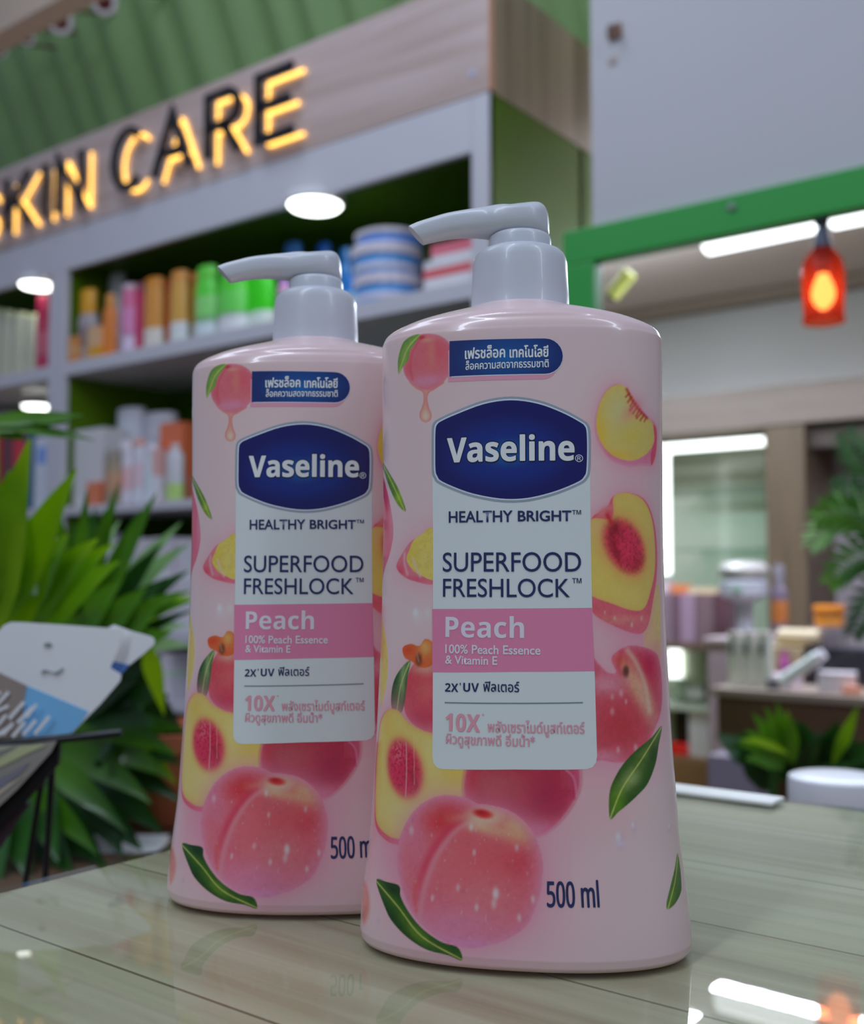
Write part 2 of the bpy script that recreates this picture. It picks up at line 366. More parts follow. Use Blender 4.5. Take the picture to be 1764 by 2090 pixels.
def leaf(pts, rib, dark=(28, 52, 22), light=(70, 104, 44), blobs=(), n=6):
    d = sd(outline(pts, n)); m_ = soft(d, 0.3); c = np.ones((*SS.shape, 3)) * np.array(AP(*dark))
    r2 = lined(rib, 2.2); c = c * (1 - 0.55 * (r2 * (N1 * 1.2))[..., None]) + np.array(AP(*light)) * 0.55 * (r2 * (N1 * 1.2))[..., None]
    for (b, col, al) in blobs: c = c * (1 - (al * b)[..., None]) + np.array(AP(*col)) * (al * b)[..., None]
    r1 = lined(rib, 0.22) * 0.75; c = c * (1 - r1[..., None]) + np.array(AP(150, 160, 90)) * r1[..., None]
    c *= (0.85 + 0.35 * N2)[..., None]; put(c, m_)
def drops(lst, rx=2.0, col=(196, 150, 170)):
    for (x, y, r, al) in lst: put(AP(*col), 0.8 * al * blob(x, y, r * 0.7, r * 1.3, p=2.6))

# soft tint towards the foot and fruit glows
put(AP(172, 152, 162), 0.35 * np.clip((26 - ZZ) / 26, 0, 1))
put(AP(176, 104, 134), 0.60 * blob(960, 1830, 190, 130)); put(AP(178, 96, 120), 0.45 * blob(800, 1740, 60, 90)); put(AP(176, 100, 128), 0.5 * blob(1100, 1640, 110, 110))
put(AP(172, 104, 128), 0.40 * blob(1285, 1260, 80, 60)); put(AP(174, 104, 128), 0.35 * blob(1300, 930, 60, 50)); put(AP(176, 100, 126), 0.45 * blob(1270, 1480, 90, 110))
put(AP(182, 92, 110), 0.35 * blob(850, 1470, 60, 60)); put(AP(182, 120, 130), 0.3 * blob(1250, 1640, 60, 70))
# pink sliver, yellow slivers and leaves that wrap the edges
fruit([(776, 960), (790, 1000), (800, 1050), (803, 1090), (796, 1130), (786, 1160), (780, 1190), (775.5, 1195), (775.2, 1080)], (170, 66, 92), [(blob(800, 1060, 8, 60), (190, 120, 140), 0.6), (blob(781, 1080, 7, 80), (150, 40, 62), 0.6)], n=4)
leaf([(776.5, 935), (795, 965), (812, 995), (824, 1025), (828, 1044), (812, 1030), (797, 1000), (785, 965)], [(777, 937), (800, 985), (826, 1042)], (40, 78, 20), (110, 140, 40), [(blob(815, 1015, 10, 20), (118, 150, 30), 0.6)])
leaf([(777, 790), (778.4, 830), (778.2, 880), (776.6, 920), (775.9, 850)], [(777, 795), (777, 915)], (70, 92, 40), (90, 110, 50))
fruit([(776, 1250), (786, 1290), (792, 1340), (790, 1390), (784, 1420), (777, 1440), (775.4, 1340)], (180, 150, 80), [(blob(780, 1340, 5, 80), (184, 130, 70), 0.5)], n=4)
fruit([(1344.5, 1190), (1332, 1215), (1322, 1250), (1314, 1290), (1318, 1330), (1330, 1350), (1347, 1360), (1348.5, 1270)], (178, 158, 86), [(blob(1340, 1330, 14, 30), (190, 120, 110), 0.6)], n=4)
# slice low on the edge (yellow over pink)
fruit([(883, 1078), (862, 1092), (840, 1104), (826, 1122), (812, 1146), (810, 1160), (822, 1175), (845, 1186), (890, 1191), (900, 1140)], (186, 96, 112), [(blob(815, 1165, 14, 16), (178, 60, 84), 0.8), (blob(850, 1182, 40, 8), (186, 70, 94), 0.7)], n=4, glow=(190, 120, 140))
fruit([(883, 1078), (862, 1090), (845, 1102), (836, 1122), (830, 1142), (840, 1160), (855, 1172), (890, 1183), (905, 1140)], (164, 152, 80), [(blob(838, 1130, 12, 30), (184, 140, 50), 0.5), (blob(870, 1140, 20, 30), (160, 152, 96), 0.5)], n=4)
put(AP(196, 150, 150), 0.6 * lined([(843, 1140), (850, 1160), (858, 1176)], 0.5)); put(AP(196, 140, 150), 0.6 * lined([(826, 1130), (826, 1150), (832, 1172)], 0.5))
drops([(851, 1258, 15, 0.55)], col=(176, 160, 172)); drops([(848, 1250, 7, 0.8)], col=(200, 196, 204)); drops([(872, 1250, 9, 0.3)], col=(186, 176, 190))
# red peach behind the panel at the edge
fruit([(890, 1330), (870, 1338), (850, 1350), (836, 1370), (826, 1410), (826, 1450), (840, 1475), (862, 1490), (890, 1500), (940, 1500), (940, 1340)], (158, 62, 74),
      [(blob(860, 1470, 40, 20), (146, 34, 60), 0.8), (blob(868, 1362, 26, 14), (186, 130, 120), 0.8), (blob(870, 1410, 25, 25), (178, 84, 88), 0.6)], n=6, glow=(186, 110, 130))
fruit([(822, 1322), (838, 1314), (856, 1318), (868, 1304), (884, 1312), (892, 1340), (878, 1360), (858, 1362), (840, 1350), (826, 1342)], (186, 82, 50), [(blob(868, 1322, 12, 16), (196, 132, 80), 0.8), (blob(832, 1328, 12, 10), (184, 54, 40), 0.7)], n=6)
put(AP(70, 46, 36), 0.9 * blob(855, 1346, 7, 14, p=3)); put(AP(130, 100, 84), 0.8 * lined([(851, 1334), (855, 1350)], 0.35))
leaf([(838, 1349), (822, 1360), (806, 1385), (799, 1415), (800, 1446), (813, 1458), (822, 1450), (828, 1420), (832, 1385)], [(836, 1352), (818, 1400), (810, 1455)], (34, 62, 30), (100, 128, 84), [(blob(822, 1385, 5, 40), (130, 150, 116), 0.45)])
# half peach with stone, low
HP = [(797, 1447), (785, 1456), (776, 1480), (770, 1540), (767, 1600), (766, 1650), (770, 1680), (785, 1700), (810, 1712), (850, 1706), (900, 1670), (952, 1628), (956, 1590), (953, 1560), (930, 1530), (890, 1500), (860, 1490), (832, 1472), (815, 1452)]
fruit([(x - 1 if x < 800 else x, y + (12 if y > 1640 else 0)) for x, y in HP], (186, 78, 98), [], n=4, glow=(190, 110, 130), gw=3)
fruit(HP, (164, 152, 92), [(blob(790, 1480, 14, 40), (170, 142, 66), 0.6), (blob(925, 1565, 30, 40), (172, 146, 60), 0.75), (blob(830, 1660, 70, 40), (168, 158, 112), 0.7), (blob(880, 1540, 20, 50), (168, 158, 112), 0.6)], edge=(186, 120, 84), ew=0.9, n=4, fuzz=0.03)
put(AP(186, 120, 70), 0.7 * blob(823, 1568, 42, 68, 0.22, 6)); put(AP(188, 80, 92), 0.6 * blob(823, 1568, 40, 64, 0.22, 8))
st = blob(823, 1568, 36, 60, 0.22, 10); put(np.array(AP(160, 46, 70)) * (0.5 + 0.95 * N3 * 1.1)[..., None] + np.array([0.03, 0, 0]), st)
put(AP(120, 22, 44), 0.6 * blob(843, 1590, 13, 40, 0.3) * st); put(AP(200, 120, 130), 0.4 * blob(812, 1530, 12, 24) * st * (N3 > 0.55)); put(AP(206, 150, 160), 0.55 * lined([(829, 1516), (830, 1570), (828, 1626)], 0.18))
put(AP(190, 160, 150), 0.35 * lined([(845, 1500), (846, 1600)], 0.15))
# peach behind
fruit([(950, 1568), (945, 1610), (955, 1650), (1000, 1700), (1090, 1708), (1130, 1690), (1165, 1650), (1184, 1610), (1186, 1570), (1180, 1540), (960, 1540)], (142, 46, 62),
      [(blob(1010, 1600, 80, 30), (146, 70, 78), 0.8), (blob(960, 1600, 16, 40), (150, 36, 40), 0.8), (blob(1120, 1625, 50, 60), (130, 40, 66), 0.8), (blob(1100, 1700, 50, 24), (186, 100, 128), 0.85), (blob(1172, 1590, 8, 50), (150, 44, 84), 0.6)], edge=(178, 84, 116), ew=1.2, n=6, sw=1.6, fuzz=0.08)
put(AP(188, 110, 136), 0.6 * lined([(1156, 1572), (1172, 1590), (1177, 1625)], 0.35)); put(AP(140, 34, 66), 0.45 * lined([(1150, 1573), (1168, 1592), (1172, 1630)], 0.5))
# big front peach
BP = [(897, 1624), (949, 1628), (975, 1640), (1000, 1643), (1039, 1654), (1070, 1676), (1092, 1706), (1106, 1750), (1107, 1790), (1101, 1830), (1077, 1886), (1050, 1908), (1017, 1924), (957, 1935), (897, 1916), (848, 1872), (822, 1815), (811, 1755), (820, 1700), (850, 1650)]
d, mk = fruit(BP, (170, 84, 96), [
    (blob(905, 1668, 48, 34, 0.5), (158, 30, 46), 0.95), (blob(845, 1710, 24, 60, 0.3), (172, 96, 124), 0.6), (blob(1010, 1762, 80, 70), (164, 66, 78), 0.6), (blob(1066, 1760, 34, 44), (158, 50, 66), 0.7), (blob(1060, 1830, 30, 40), (160, 62, 78), 0.5),
    (blob(1055, 1690, 36, 24, -0.6), (196, 132, 96), 0.85), (blob(990, 1690, 60, 12, -0.2), (196, 134, 110), 0.75), (blob(930, 1890, 110, 46), (188, 104, 136), 0.8), (blob(1000, 1830, 70, 44), (186, 98, 110), 0.6),
    (blob(870, 1830, 26, 70), (180, 82, 104), 0.5), (blob(960, 1930, 100, 14), (184, 108, 156), 0.9)], edge=(190, 112, 142), ew=2.2, n=5, glow=(182, 104, 134), gw=3.5, fuzz=0.09)
CR = [(966, 1668), (930, 1686), (902, 1716), (880, 1752), (862, 1800), (852, 1850), (850, 1885)]
put(AP(158, 48, 74), 0.75 * mk * lined([(x - 5, y + 1) for x, y in CR], 1.5) * np.clip((ZZ - 14) / 16, 0, 1)); put(AP(196, 112, 128), 0.6 * mk * lined([(x + 7, y + 5) for x, y in CR], 0.9))
put(AP(184, 72, 70), 0.6 * mk * lined([(850, 1800), (846, 1830), (850, 1860)], 0.5))
put(AP(204, 150, 134), 0.8 * mk * blob(988, 1668, 38, 19, 0.1, 3)); put(AP(168, 34, 48), 0.95 * blob(986, 1661, 22, 10, -0.12, 5)); put(AP(120, 14, 34), 0.7 * blob(982, 1658, 12, 5, -0.1))
dl = []
for k in range(95):
    x, y = 830 + rng.random() * 270, 1665 + rng.random() * 250
    dl.append((x, y, 1.0 + rng.random() * 2.2, (0.08 + 0.30 * rng.random()) * (1.0 if math.hypot(x - 962, y - 1785) < 135 else 0)))
drops(dl, col=(208, 160, 176)); drops([(1012, 1824, 9, 0.8), (1008, 1845, 8, 0.45), (973, 1852, 6, 0.55), (962, 1688, 6, 0.6), (968, 1740, 5, 0.5), (883, 1832, 5, 0.5), (935, 1812, 6, 0.4), (1060, 1873, 6, 0.5), (1088, 1835, 6, 0.5), (1055, 1730, 6, 0.4), (840, 1695, 7, 0.4)], col=(222, 186, 196))
# slice top
fruit([(1262, 786), (1240, 797), (1224, 825), (1216, 862), (1222, 900), (1245, 935), (1280, 950), (1310, 948), (1334, 945), (1341, 900), (1339, 868), (1320, 850), (1290, 810)], (184, 96, 116), [(blob(1300, 945, 40, 16), (182, 100, 134), 0.8)], n=5, sw=1.2, glow=(176, 104, 130), gw=2.6)
SL = [(1262, 785), (1244, 793), (1228, 815), (1218, 850), (1220, 885), (1235, 915), (1260, 934), (1290, 940), (1318, 928), (1334, 905), (1336, 880), (1331, 862), (1318, 850), (1300, 825), (1284, 797), (1274, 788)]
fruit(SL, (156, 146, 88), [(blob(1226, 880, 14, 40), (190, 140, 50), 0.8), (blob(1262, 928, 34, 10), (188, 138, 56), 0.8), (blob(1265, 840, 26, 40), (150, 148, 110), 0.8), (blob(1290, 890, 34, 22), (154, 144, 70), 0.7)], edge=(190, 140, 62), ew=0.8, n=4, fuzz=0.03)
for k in range(9):
    t = k / 8; x0, y0 = 1282 + 34 * t, 803 + 50 * t ** 0.9; L_ = 9 + 9 * math.sin(t * 3.1)
    put(AP(140, 24, 50), 0.8 * lined([(x0 + 3, y0), (x0 - L_ * 0.5 + (k % 3) * 2, y0 + L_ * 0.8)], 0.36 + 0.10 * (k % 2)))
put(AP(140, 26, 50), 0.85 * lined([(1280, 795), (1290, 815), (1304, 836), (1321, 853)], 0.6)); put(AP(176, 84, 96), 0.55 * blob(1290, 838, 12, 26, -0.7))
fruit([(1334, 868), (1340, 875), (1341, 900), (1338, 930), (1330, 950), (1329, 925), (1336, 900)], (172, 60, 84), [], n=4)
# half peach with stone, at the edge
HR = [(1268, 1006), (1250, 1015), (1240, 1034), (1222, 1046), (1208, 1058), (1196, 1100), (1196, 1200), (1210, 1236), (1250, 1262), (1300, 1280), (1322, 1265), (1334, 1222), (1341, 1170), (1341, 1110), (1334, 1060), (1318, 1022), (1292, 1007)]
fruit([(x, y + (14 if y > 1230 else 0)) for x, y in HR], (176, 78, 92), [(blob(1270, 1265, 50, 10), (190, 104, 100), 0.7)], n=4, glow=(178, 100, 130), gw=4, fuzz=0.14)
HY = [(1268, 1006), (1252, 1016), (1252, 1050), (1240, 1060), (1208, 1060), (1196, 1100), (1196, 1200), (1212, 1218), (1250, 1232), (1292, 1246), (1316, 1240), (1330, 1200), (1337, 1160), (1337, 1110), (1331, 1060), (1316, 1024), (1292, 1008)]
fruit(HY, (160, 146, 82), [(blob(1310, 1060, 26, 50), (172, 150, 84), 0.5), (blob(1235, 1180, 36, 50), (164, 150, 80), 0.7), (blob(1225, 1080, 22, 24), (170, 146, 108), 0.6), (blob(1290, 1215, 30, 16), (168, 150, 88), 0.6)], edge=(184, 132, 84), ew=0.8, n=4, fuzz=0.03)
put(AP(188, 100, 110), 0.85 * blob(1236, 1042, 18, 9, 0.6, 3)); put(AP(182, 60, 86), 0.7 * blob(1243, 1048, 8, 9, 0.3, 3))
put(AP(188, 104, 70), 0.6 * blob(1277, 1115, 54, 74, 0.42, 5)); st = blob(1277, 1115, 41, 62, 0.42, 9)
put(np.array(AP(158, 48, 68)) * (0.45 + 1.1 * N3)[..., None], st); put(AP(96, 12, 30), 0.8 * blob(1255, 1078, 14, 20) * st); put(AP(110, 16, 36), 0.6 * blob(1300, 1155, 22, 12, 0.8) * st); put(AP(104, 16, 34), 0.7 * blob(1256, 1120, 8, 40, 0.3) * st); put(AP(150, 40, 50), 0.9 * lined([(1240, 1052), (1248, 1066)], 0.8))
drops([(1290, 1275, 4, 0.7), (1255, 1262, 4, 0.5), (1310, 1262, 4, 0.5), (1235, 1250, 3, 0.5)], col=(214, 160, 150))
# red peach at the edge
RP = [(1200, 1330), (1200, 1400), (1200, 1540), (1230, 1552), (1262, 1556), (1292, 1550), (1318, 1528), (1336, 1490), (1350, 1450), (1352, 1400), (1347, 1350), (1336, 1330), (1310, 1320), (1285, 1318), (1262, 1328), (1248, 1345), (1258, 1372), (1240, 1372), (1218, 1350)]
fruit(RP, (154, 64, 78), [(blob(1262, 1348, 18, 26), (160, 40, 36), 0.95), (blob(1325, 1355, 20, 40), (150, 34, 64), 0.9), (blob(1300, 1400, 16, 60, 0.5), (198, 130, 100), 0.75), (blob(1240, 1395, 40, 22), (186, 120, 140), 0.7),
      (blob(1270, 1480, 50, 40), (146, 52, 62), 0.8), (blob(1318, 1430, 14, 60, 0.3), (196, 140, 130), 0.5), (blob(1230, 1545, 40, 14), (188, 112, 136), 0.7)], edge=(184, 96, 122), ew=1.3, n=4, glow=(180, 104, 132), gw=5, fuzz=0.10)
put(AP(64, 44, 30), 0.9 * blob(1278, 1370, 7, 13, -0.1, 4)); put(AP(204, 150, 140), 0.5 * lined([(1282, 1328), (1300, 1355), (1318, 1400), (1326, 1450)], 0.9)); put(AP(150, 40, 60), 0.4 * lined([(1268, 1330), (1262, 1360), (1270, 1376)], 0.8))
drops([(1268, 1414, 6, 0.6), (1250, 1422, 5, 0.5), (1278, 1432, 4, 0.6), (1250, 1452, 6, 0.5), (1262, 1530, 5, 0.7), (1298, 1526, 6, 0.7), (1310, 1540, 4, 0.4)], col=(196, 140, 150))
# leaves
leaf([(1351, 1482), (1345, 1520), (1338, 1560), (1322, 1600), (1300, 1625), (1278, 1645), (1262, 1658), (1246, 1672), (1243, 1640), (1246, 1610), (1258, 1582), (1275, 1556), (1300, 1530), (1330, 1505)], [(1350, 1485), (1310, 1550), (1270, 1610), (1246, 1670)],
     (46, 70, 34), (104, 128, 70), [(blob(1262, 1640, 14, 30), (80, 120, 30), 0.6), (blob(1290, 1590, 20, 14, 0.8), (122, 140, 96), 0.5), (blob(1332, 1530, 10, 30), (40, 54, 34), 0.6)])
leaf([(768, 1797), (790, 1800), (815, 1808), (818, 1830), (835, 1862), (862, 1895), (900, 1922), (935, 1934), (943, 1960), (915, 1950), (870, 1938), (830, 1912), (800, 1880), (785, 1850)], [(768, 1798), (812, 1850), (862, 1912), (942, 1958)],
     (34, 56, 28), (60, 96, 34), [(blob(850, 1905, 30, 12, -0.6), (80, 110, 44), 0.6), (blob(800, 1815, 20, 12), (24, 46, 28), 0.6)])
leaf([(1383, 1742), (1388, 1765), (1391, 1800), (1390, 1822), (1378, 1845), (1363, 1856), (1361, 1842), (1368, 1812), (1377, 1775)], [(1384, 1745), (1378, 1800), (1364, 1854)], (44, 74, 36), (96, 124, 60))
fruit([(742, 1800), (750, 1810), (755, 1840), (752, 1870), (742, 1885), (739, 1850)], (186, 110, 110), [], n=4, sw=2)
# water drops low
drops([(1266, 1715, 15, 0.55), (1294, 1689, 9, 0.5), (1367, 1690, 8, 0.4), (772, 1880, 6, 0.4)], col=(146, 128, 158)); drops([(1262, 1708, 8, 0.7), (1292, 1684, 5, 0.7), (1366, 1686, 4, 0.5)], col=(190, 180, 200)); put(AP(176, 164, 188), 0.4 * blob(1266, 1722, 12, 6))
# small emblem peach with drip, upper left of the label
put(AP(196, 140, 140), 0.4 * blob(870, 745, 66, 70))
fruit([(838, 776), (848, 792), (862, 800), (865, 815), (861, 832), (856, 846), (860, 858), (869, 862), (879, 857), (881, 845), (876, 832), (873, 815), (876, 802), (892, 792), (905, 778)], (190, 124, 120), [(blob(869, 850, 8, 12), (204, 160, 148), 0.8)], edge=(170, 80, 80), ew=0.5, n=5, fuzz=0.02)
fruit([(858, 683), (880, 681), (902, 687), (918, 702), (926, 725), (924, 750), (912, 772), (895, 788), (870, 796), (845, 786), (828, 768), (823, 745), (832, 715), (844, 695)], (184, 88, 100),
      [(blob(895, 715, 26, 26), (176, 68, 84), 0.7), (blob(880, 720, 10, 30), (192, 110, 100), 0.5), (blob(868, 778, 40, 12), (190, 112, 140), 0.8), (blob(832, 750, 8, 30), (180, 70, 84), 0.6)], edge=(190, 104, 120), ew=0.9, n=5, fuzz=0.07)
put(AP(140, 34, 44), 0.8 * blob(861, 689, 7, 5, 0, 3)); put(AP(196, 130, 110), 0.6 * blob(872, 694, 12, 4)); put(AP(170, 60, 76), 0.5 * lined([(856, 694), (842, 720), (838, 750), (842, 775)], 0.5))
leaf([(858, 683), (842, 685), (825, 697), (816, 718), (812, 742), (814, 763), (822, 750), (833, 735), (838, 715), (848, 700)], [(856, 684), (832, 712), (815, 760)], (70, 104, 50), (130, 156, 84))

# body mesh
def build_body(parent, mat_):
    nS, nZ = len(Sall), len(Zrow); t = tofS(Sall); x, y = sec(t)
    A_, B_ = [], []
    for k, z in enumerate(Zrow):
        if k < 4: A_.append(pa[k]); B_.append(pb[k])
        elif k < 4 + len(Zb): a, b = AB(z); A_.append(float(a)); B_.append(float(b))
        else: q = NB0 + k - 4 - len(Zb); A_.append(pa[q]); B_.append(pb[q])
    A_, B_ = np.array(A_), np.array(B_)
    # blend from oval to round towards the neck
    P = np.empty((nZ, nS, 3)); cx, cy = np.cos(t), np.sin(t)
    wr = np.clip((0.030 - A_) / 0.013, 0, 1)[:, None]
    P[..., 0] = (x[None] * (1 - wr) + cx[None] * wr) * A_[:, None]; P[..., 1] = (y[None] * (1 - wr) + cy[None] * wr) * B_[:, None]; P[..., 2] = Zrow[:, None]
    V = P.reshape(-1, 3); V = np.vstack([V, [[0, 0, 0.0012], [0, 0, GZ(0.2092)]]])
    i = np.arange(nZ - 1)[:, None] * nS; j = np.arange(nS)[None]; jn = (j + 1) % nS
    quads = np.stack([i + j, i + jn, i + nS + jn, i + nS + j], -1).reshape(-1, 4)
    j = np.arange(nS); jn = (j + 1) % nS; nb_ = nZ * nS
    tri = np.vstack([np.stack([jn, j, np.full(nS, nb_)], -1), np.stack([j + (nZ - 1) * nS, jn + (nZ - 1) * nS, np.full(nS, nb_ + 1)], -1)])
    me = bpy.data.meshes.new('bottle_body'); me.vertices.add(len(V)); me.vertices.foreach_set('co', V.astype(np.float32).ravel())
    me.loops.add(quads.size + tri.size); me.loops.foreach_set('vertex_index', np.concatenate([quads.ravel(), tri.ravel()]).astype(np.int32))
    nq, nt_ = len(quads), len(tri); me.polygons.add(nq + nt_)
    me.polygons.foreach_set('loop_start', np.concatenate([np.arange(nq) * 4, nq * 4 + np.arange(nt_) * 3]).astype(np.int32))
    me.update(calc_edges=True); me.polygons.foreach_set('use_smooth', np.ones(nq + nt_, bool))
    C = np.ones((nZ, nS, 4)); C[..., :3] = BODYPINK; C[4:4 + len(Zb), :len(Sf), :3] = np.clip(img, 0.002, 0.9)
    C[:4] = C[4:5]
    C = np.vstack([C.reshape(-1, 4), [[*BODYPINK, 1]] * 2])
    at = me.color_attributes.new('print', 'FLOAT_COLOR', 'POINT'); at.data.foreach_set('color', C.astype(np.float32).ravel())
    return link('bottle_body', me, mat_, parent)
M_body = bpy.data.materials.new('printed_pink_plastic'); M_body.use_nodes = True
_nt = M_body.node_tree; _b = _nt.nodes['Principled BSDF']; _a = _nt.nodes.new('ShaderNodeAttribute'); _a.attribute_name = 'print'
_nt.links.new(_a.outputs['Color'], _b.inputs['Base Color']); _b.inputs['Roughness'].default_value = 0.24; _b.inputs['Specular IOR Level'].default_value = 0.45
_b.inputs['Coat Weight'].default_value = 0.35; _b.inputs['Coat Roughness'].default_value = 0.03

# ---- printed panel, badge and lettering: thin layers that follow the bottle's skin
def decal(name, vs, fs, m_, parent, off, du=1.2, dz=4.0):
    """vs in label millimetres, an optional third value is extra height"""
    bm = bmesh.new(); bv = [bm.verts.new((v[0], v[1], v[2] if len(v) > 2 else 0)) for v in vs]
    for f in fs:
        try: bm.faces.new([bv[i] for i in f])
        except ValueError: pass
    if not fs:
        e = [bm.edges.new((bv[i], bv[(i + 1) % len(bv)])) for i in range(len(bv))]
        bmesh.ops.triangle_fill(bm, use_beauty=True, edges=e)
    xs = [v[0] for v in vs]; ys = [v[1] for v in vs]
    for k in range(int(min(xs) / du) - 1, int(max(xs) / du) + 2):
        if min(xs) < k * du < max(xs): bmesh.ops.bisect_plane(bm, geom=bm.verts[:] + bm.edges[:] + bm.faces[:], plane_co=(k * du, 0, 0), plane_no=(1, 0, 0))
    for k in range(int(min(ys) / dz) - 1, int(max(ys) / dz) + 2):
        if min(ys) < k * dz < max(ys): bmesh.ops.bisect_plane(bm, geom=bm.verts[:] + bm.edges[:] + bm.faces[:], plane_co=(0, k * dz, 0), plane_no=(0, 1, 0))
    bm.normal_update()
    for f in bm.faces:
        if f.normal.z < 0: f.normal_flip()
    for v in bm.verts:
        X, Y, Z_ = surf(v.co.x / 1000, v.co.y / 1000, off + v.co.z / 1000); v.co = (float(X), float(Y), float(Z_))
    me = bpy.data.meshes.new(name); bm.to_mesh(me); bm.free()
    return link(name, me, m_, parent, True)

def bold(t, b=0x1D5D4):
    o = ''
    for ch in t:
        if 'A' <= ch <= 'Z': o += chr(b + ord(ch) - 65)
        elif 'a' <= ch <= 'z': o += chr(b + 26 + ord(ch) - 97)
        elif '0' <= ch <= '9': o += chr((0x1D7EC if b == 0x1D5D4 else 0x1D7E2) + ord(ch) - 48)
        else: o += ch
    return o
def text2d(s):
    c = bpy.data.curves.new('lettering', 'FONT'); c.body = s; c.resolution_u = 5
    o = bpy.data.objects.new('lettering', c); COL.objects.link(o)
    me = bpy.data.meshes.new_from_object(o.evaluated_get(bpy.context.evaluated_depsgraph_get()))
    vs = [(v.co.x, v.co.y) for v in me.vertices]; fs = [tuple(p.vertices) for p in me.polygons]
    bpy.data.objects.remove(o); bpy.data.curves.remove(c); bpy.data.meshes.remove(me)
    x0, x1 = min(v[0] for v in vs), max(v[0] for v in vs); y0, y1 = min(v[1] for v in vs), max(v[1] for v in vs)
    return [((x - x0) / (x1 - x0), (y - y0) / (y1 - y0)) for x, y in vs], fs
def lettering(name, s, box, m_, parent, off=0.00018, fat=0.0):
    """box = x0, top, x1, bottom of the inked area in photo pixels"""
    vs, fs = text2d(s); x0, yt, x1, yb = box
    s0, _ = Q(x0, (yt + yb) / 2); s1, _ = Q(x1, (yt + yb) / 2); _, z1 = Q((x0 + x1) / 2, yt); _, z0 = Q((x0 + x1) / 2, yb)
    V = [(s0 + (s1 - s0) * x, z0 + (z1 - z0) * y) for x, y in vs]
    if fat:
        V2, F2 = [], []
        for k in range(8):
            a = k * math.pi / 4; n = len(V2); V2 += [(x + fat * math.cos(a), y + fat * math.sin(a), 0.005 * k) for x, y in V]; F2 += [tuple(i + n for i in f) for f in fs]
        V, fs = V2, F2
    return decal(name, V, fs, m_, parent, off)

M_panel = mat('white_label_print', A(152, 163, 175), 0.32, coat=0.3)
M_band = mat('pink_label_print', A(180, 94, 130), 0.32, coat=0.3)
M_navy = mat('navy_ink', A(18, 26, 70), 0.35, coat=0.2)
M_white = mat('white_ink', A(176, 184, 196), 0.35, coat=0.2)
M_pinktext = mat('pale_pink_ink', A(204, 160, 186), 0.35, coat=0.2)
M_pinkink = mat('pink_ink', A(196, 112, 132), 0.35, coat=0.2)
M_silver = mat('silver_foil_edge', A(112, 126, 146), 0.35, metal=0.35, coat=0.3)
M_rim2 = mat('pale_rim_ink', A(150, 162, 184), 0.35, coat=0.3)
M_grey = mat('grey_rule_ink', A(82, 100, 112), 0.4)
M_shadow = mat('dark_navy_ink', A(8, 12, 44), 0.35, coat=0.2)
M_pillpink = mat('soft_pink_ink', A(186, 112, 138), 0.35, coat=0.3)
def badge_mat(name, cpx, cpy, rx, rz, inner, outer, mid):
    M = mat(name, outer, 0.28, coat=0.5); nt = M.node_tree; L = nt.links.new; b = nt.nodes['Principled BSDF']
    s, z = Q(cpx, cpy); X, Y, Z_ = surf(s / 1000, z / 1000)
    tc = nt.nodes.new('ShaderNodeTexCoord'); mp = nt.nodes.new('ShaderNodeMapping'); mp.vector_type = 'TEXTURE'; L(tc.outputs['Object'], mp.inputs[0])
    mp.inputs['Location'].default_value = (float(X), float(Y), float(Z_)); mp.inputs['Scale'].default_value = (rx, 1.0, rz)
    ln = nt.nodes.new('ShaderNodeVectorMath'); ln.operation = 'LENGTH'; L(mp.outputs[0], ln.inputs[0])
    rp = ramp(nt, [(0.0, inner), (0.45, mid), (1.0, outer)]); rp.color_ramp.interpolation = 'EASE'; L(ln.outputs['Value'], rp.inputs[0]); L(rp.outputs[0], b.inputs['Base Color'])
    return M
M_badge = badge_mat('blue_badge_print', 1035, 925, 0.024, 0.0135, AP(10, 74, 128), AP(14, 24, 80), AP(12, 44, 104))
M_pill = badge_mat('blue_pill_print', 1035, 728, 0.018, 0.009, A(0, 70, 132), A(6, 26, 84), A(4, 48, 108))

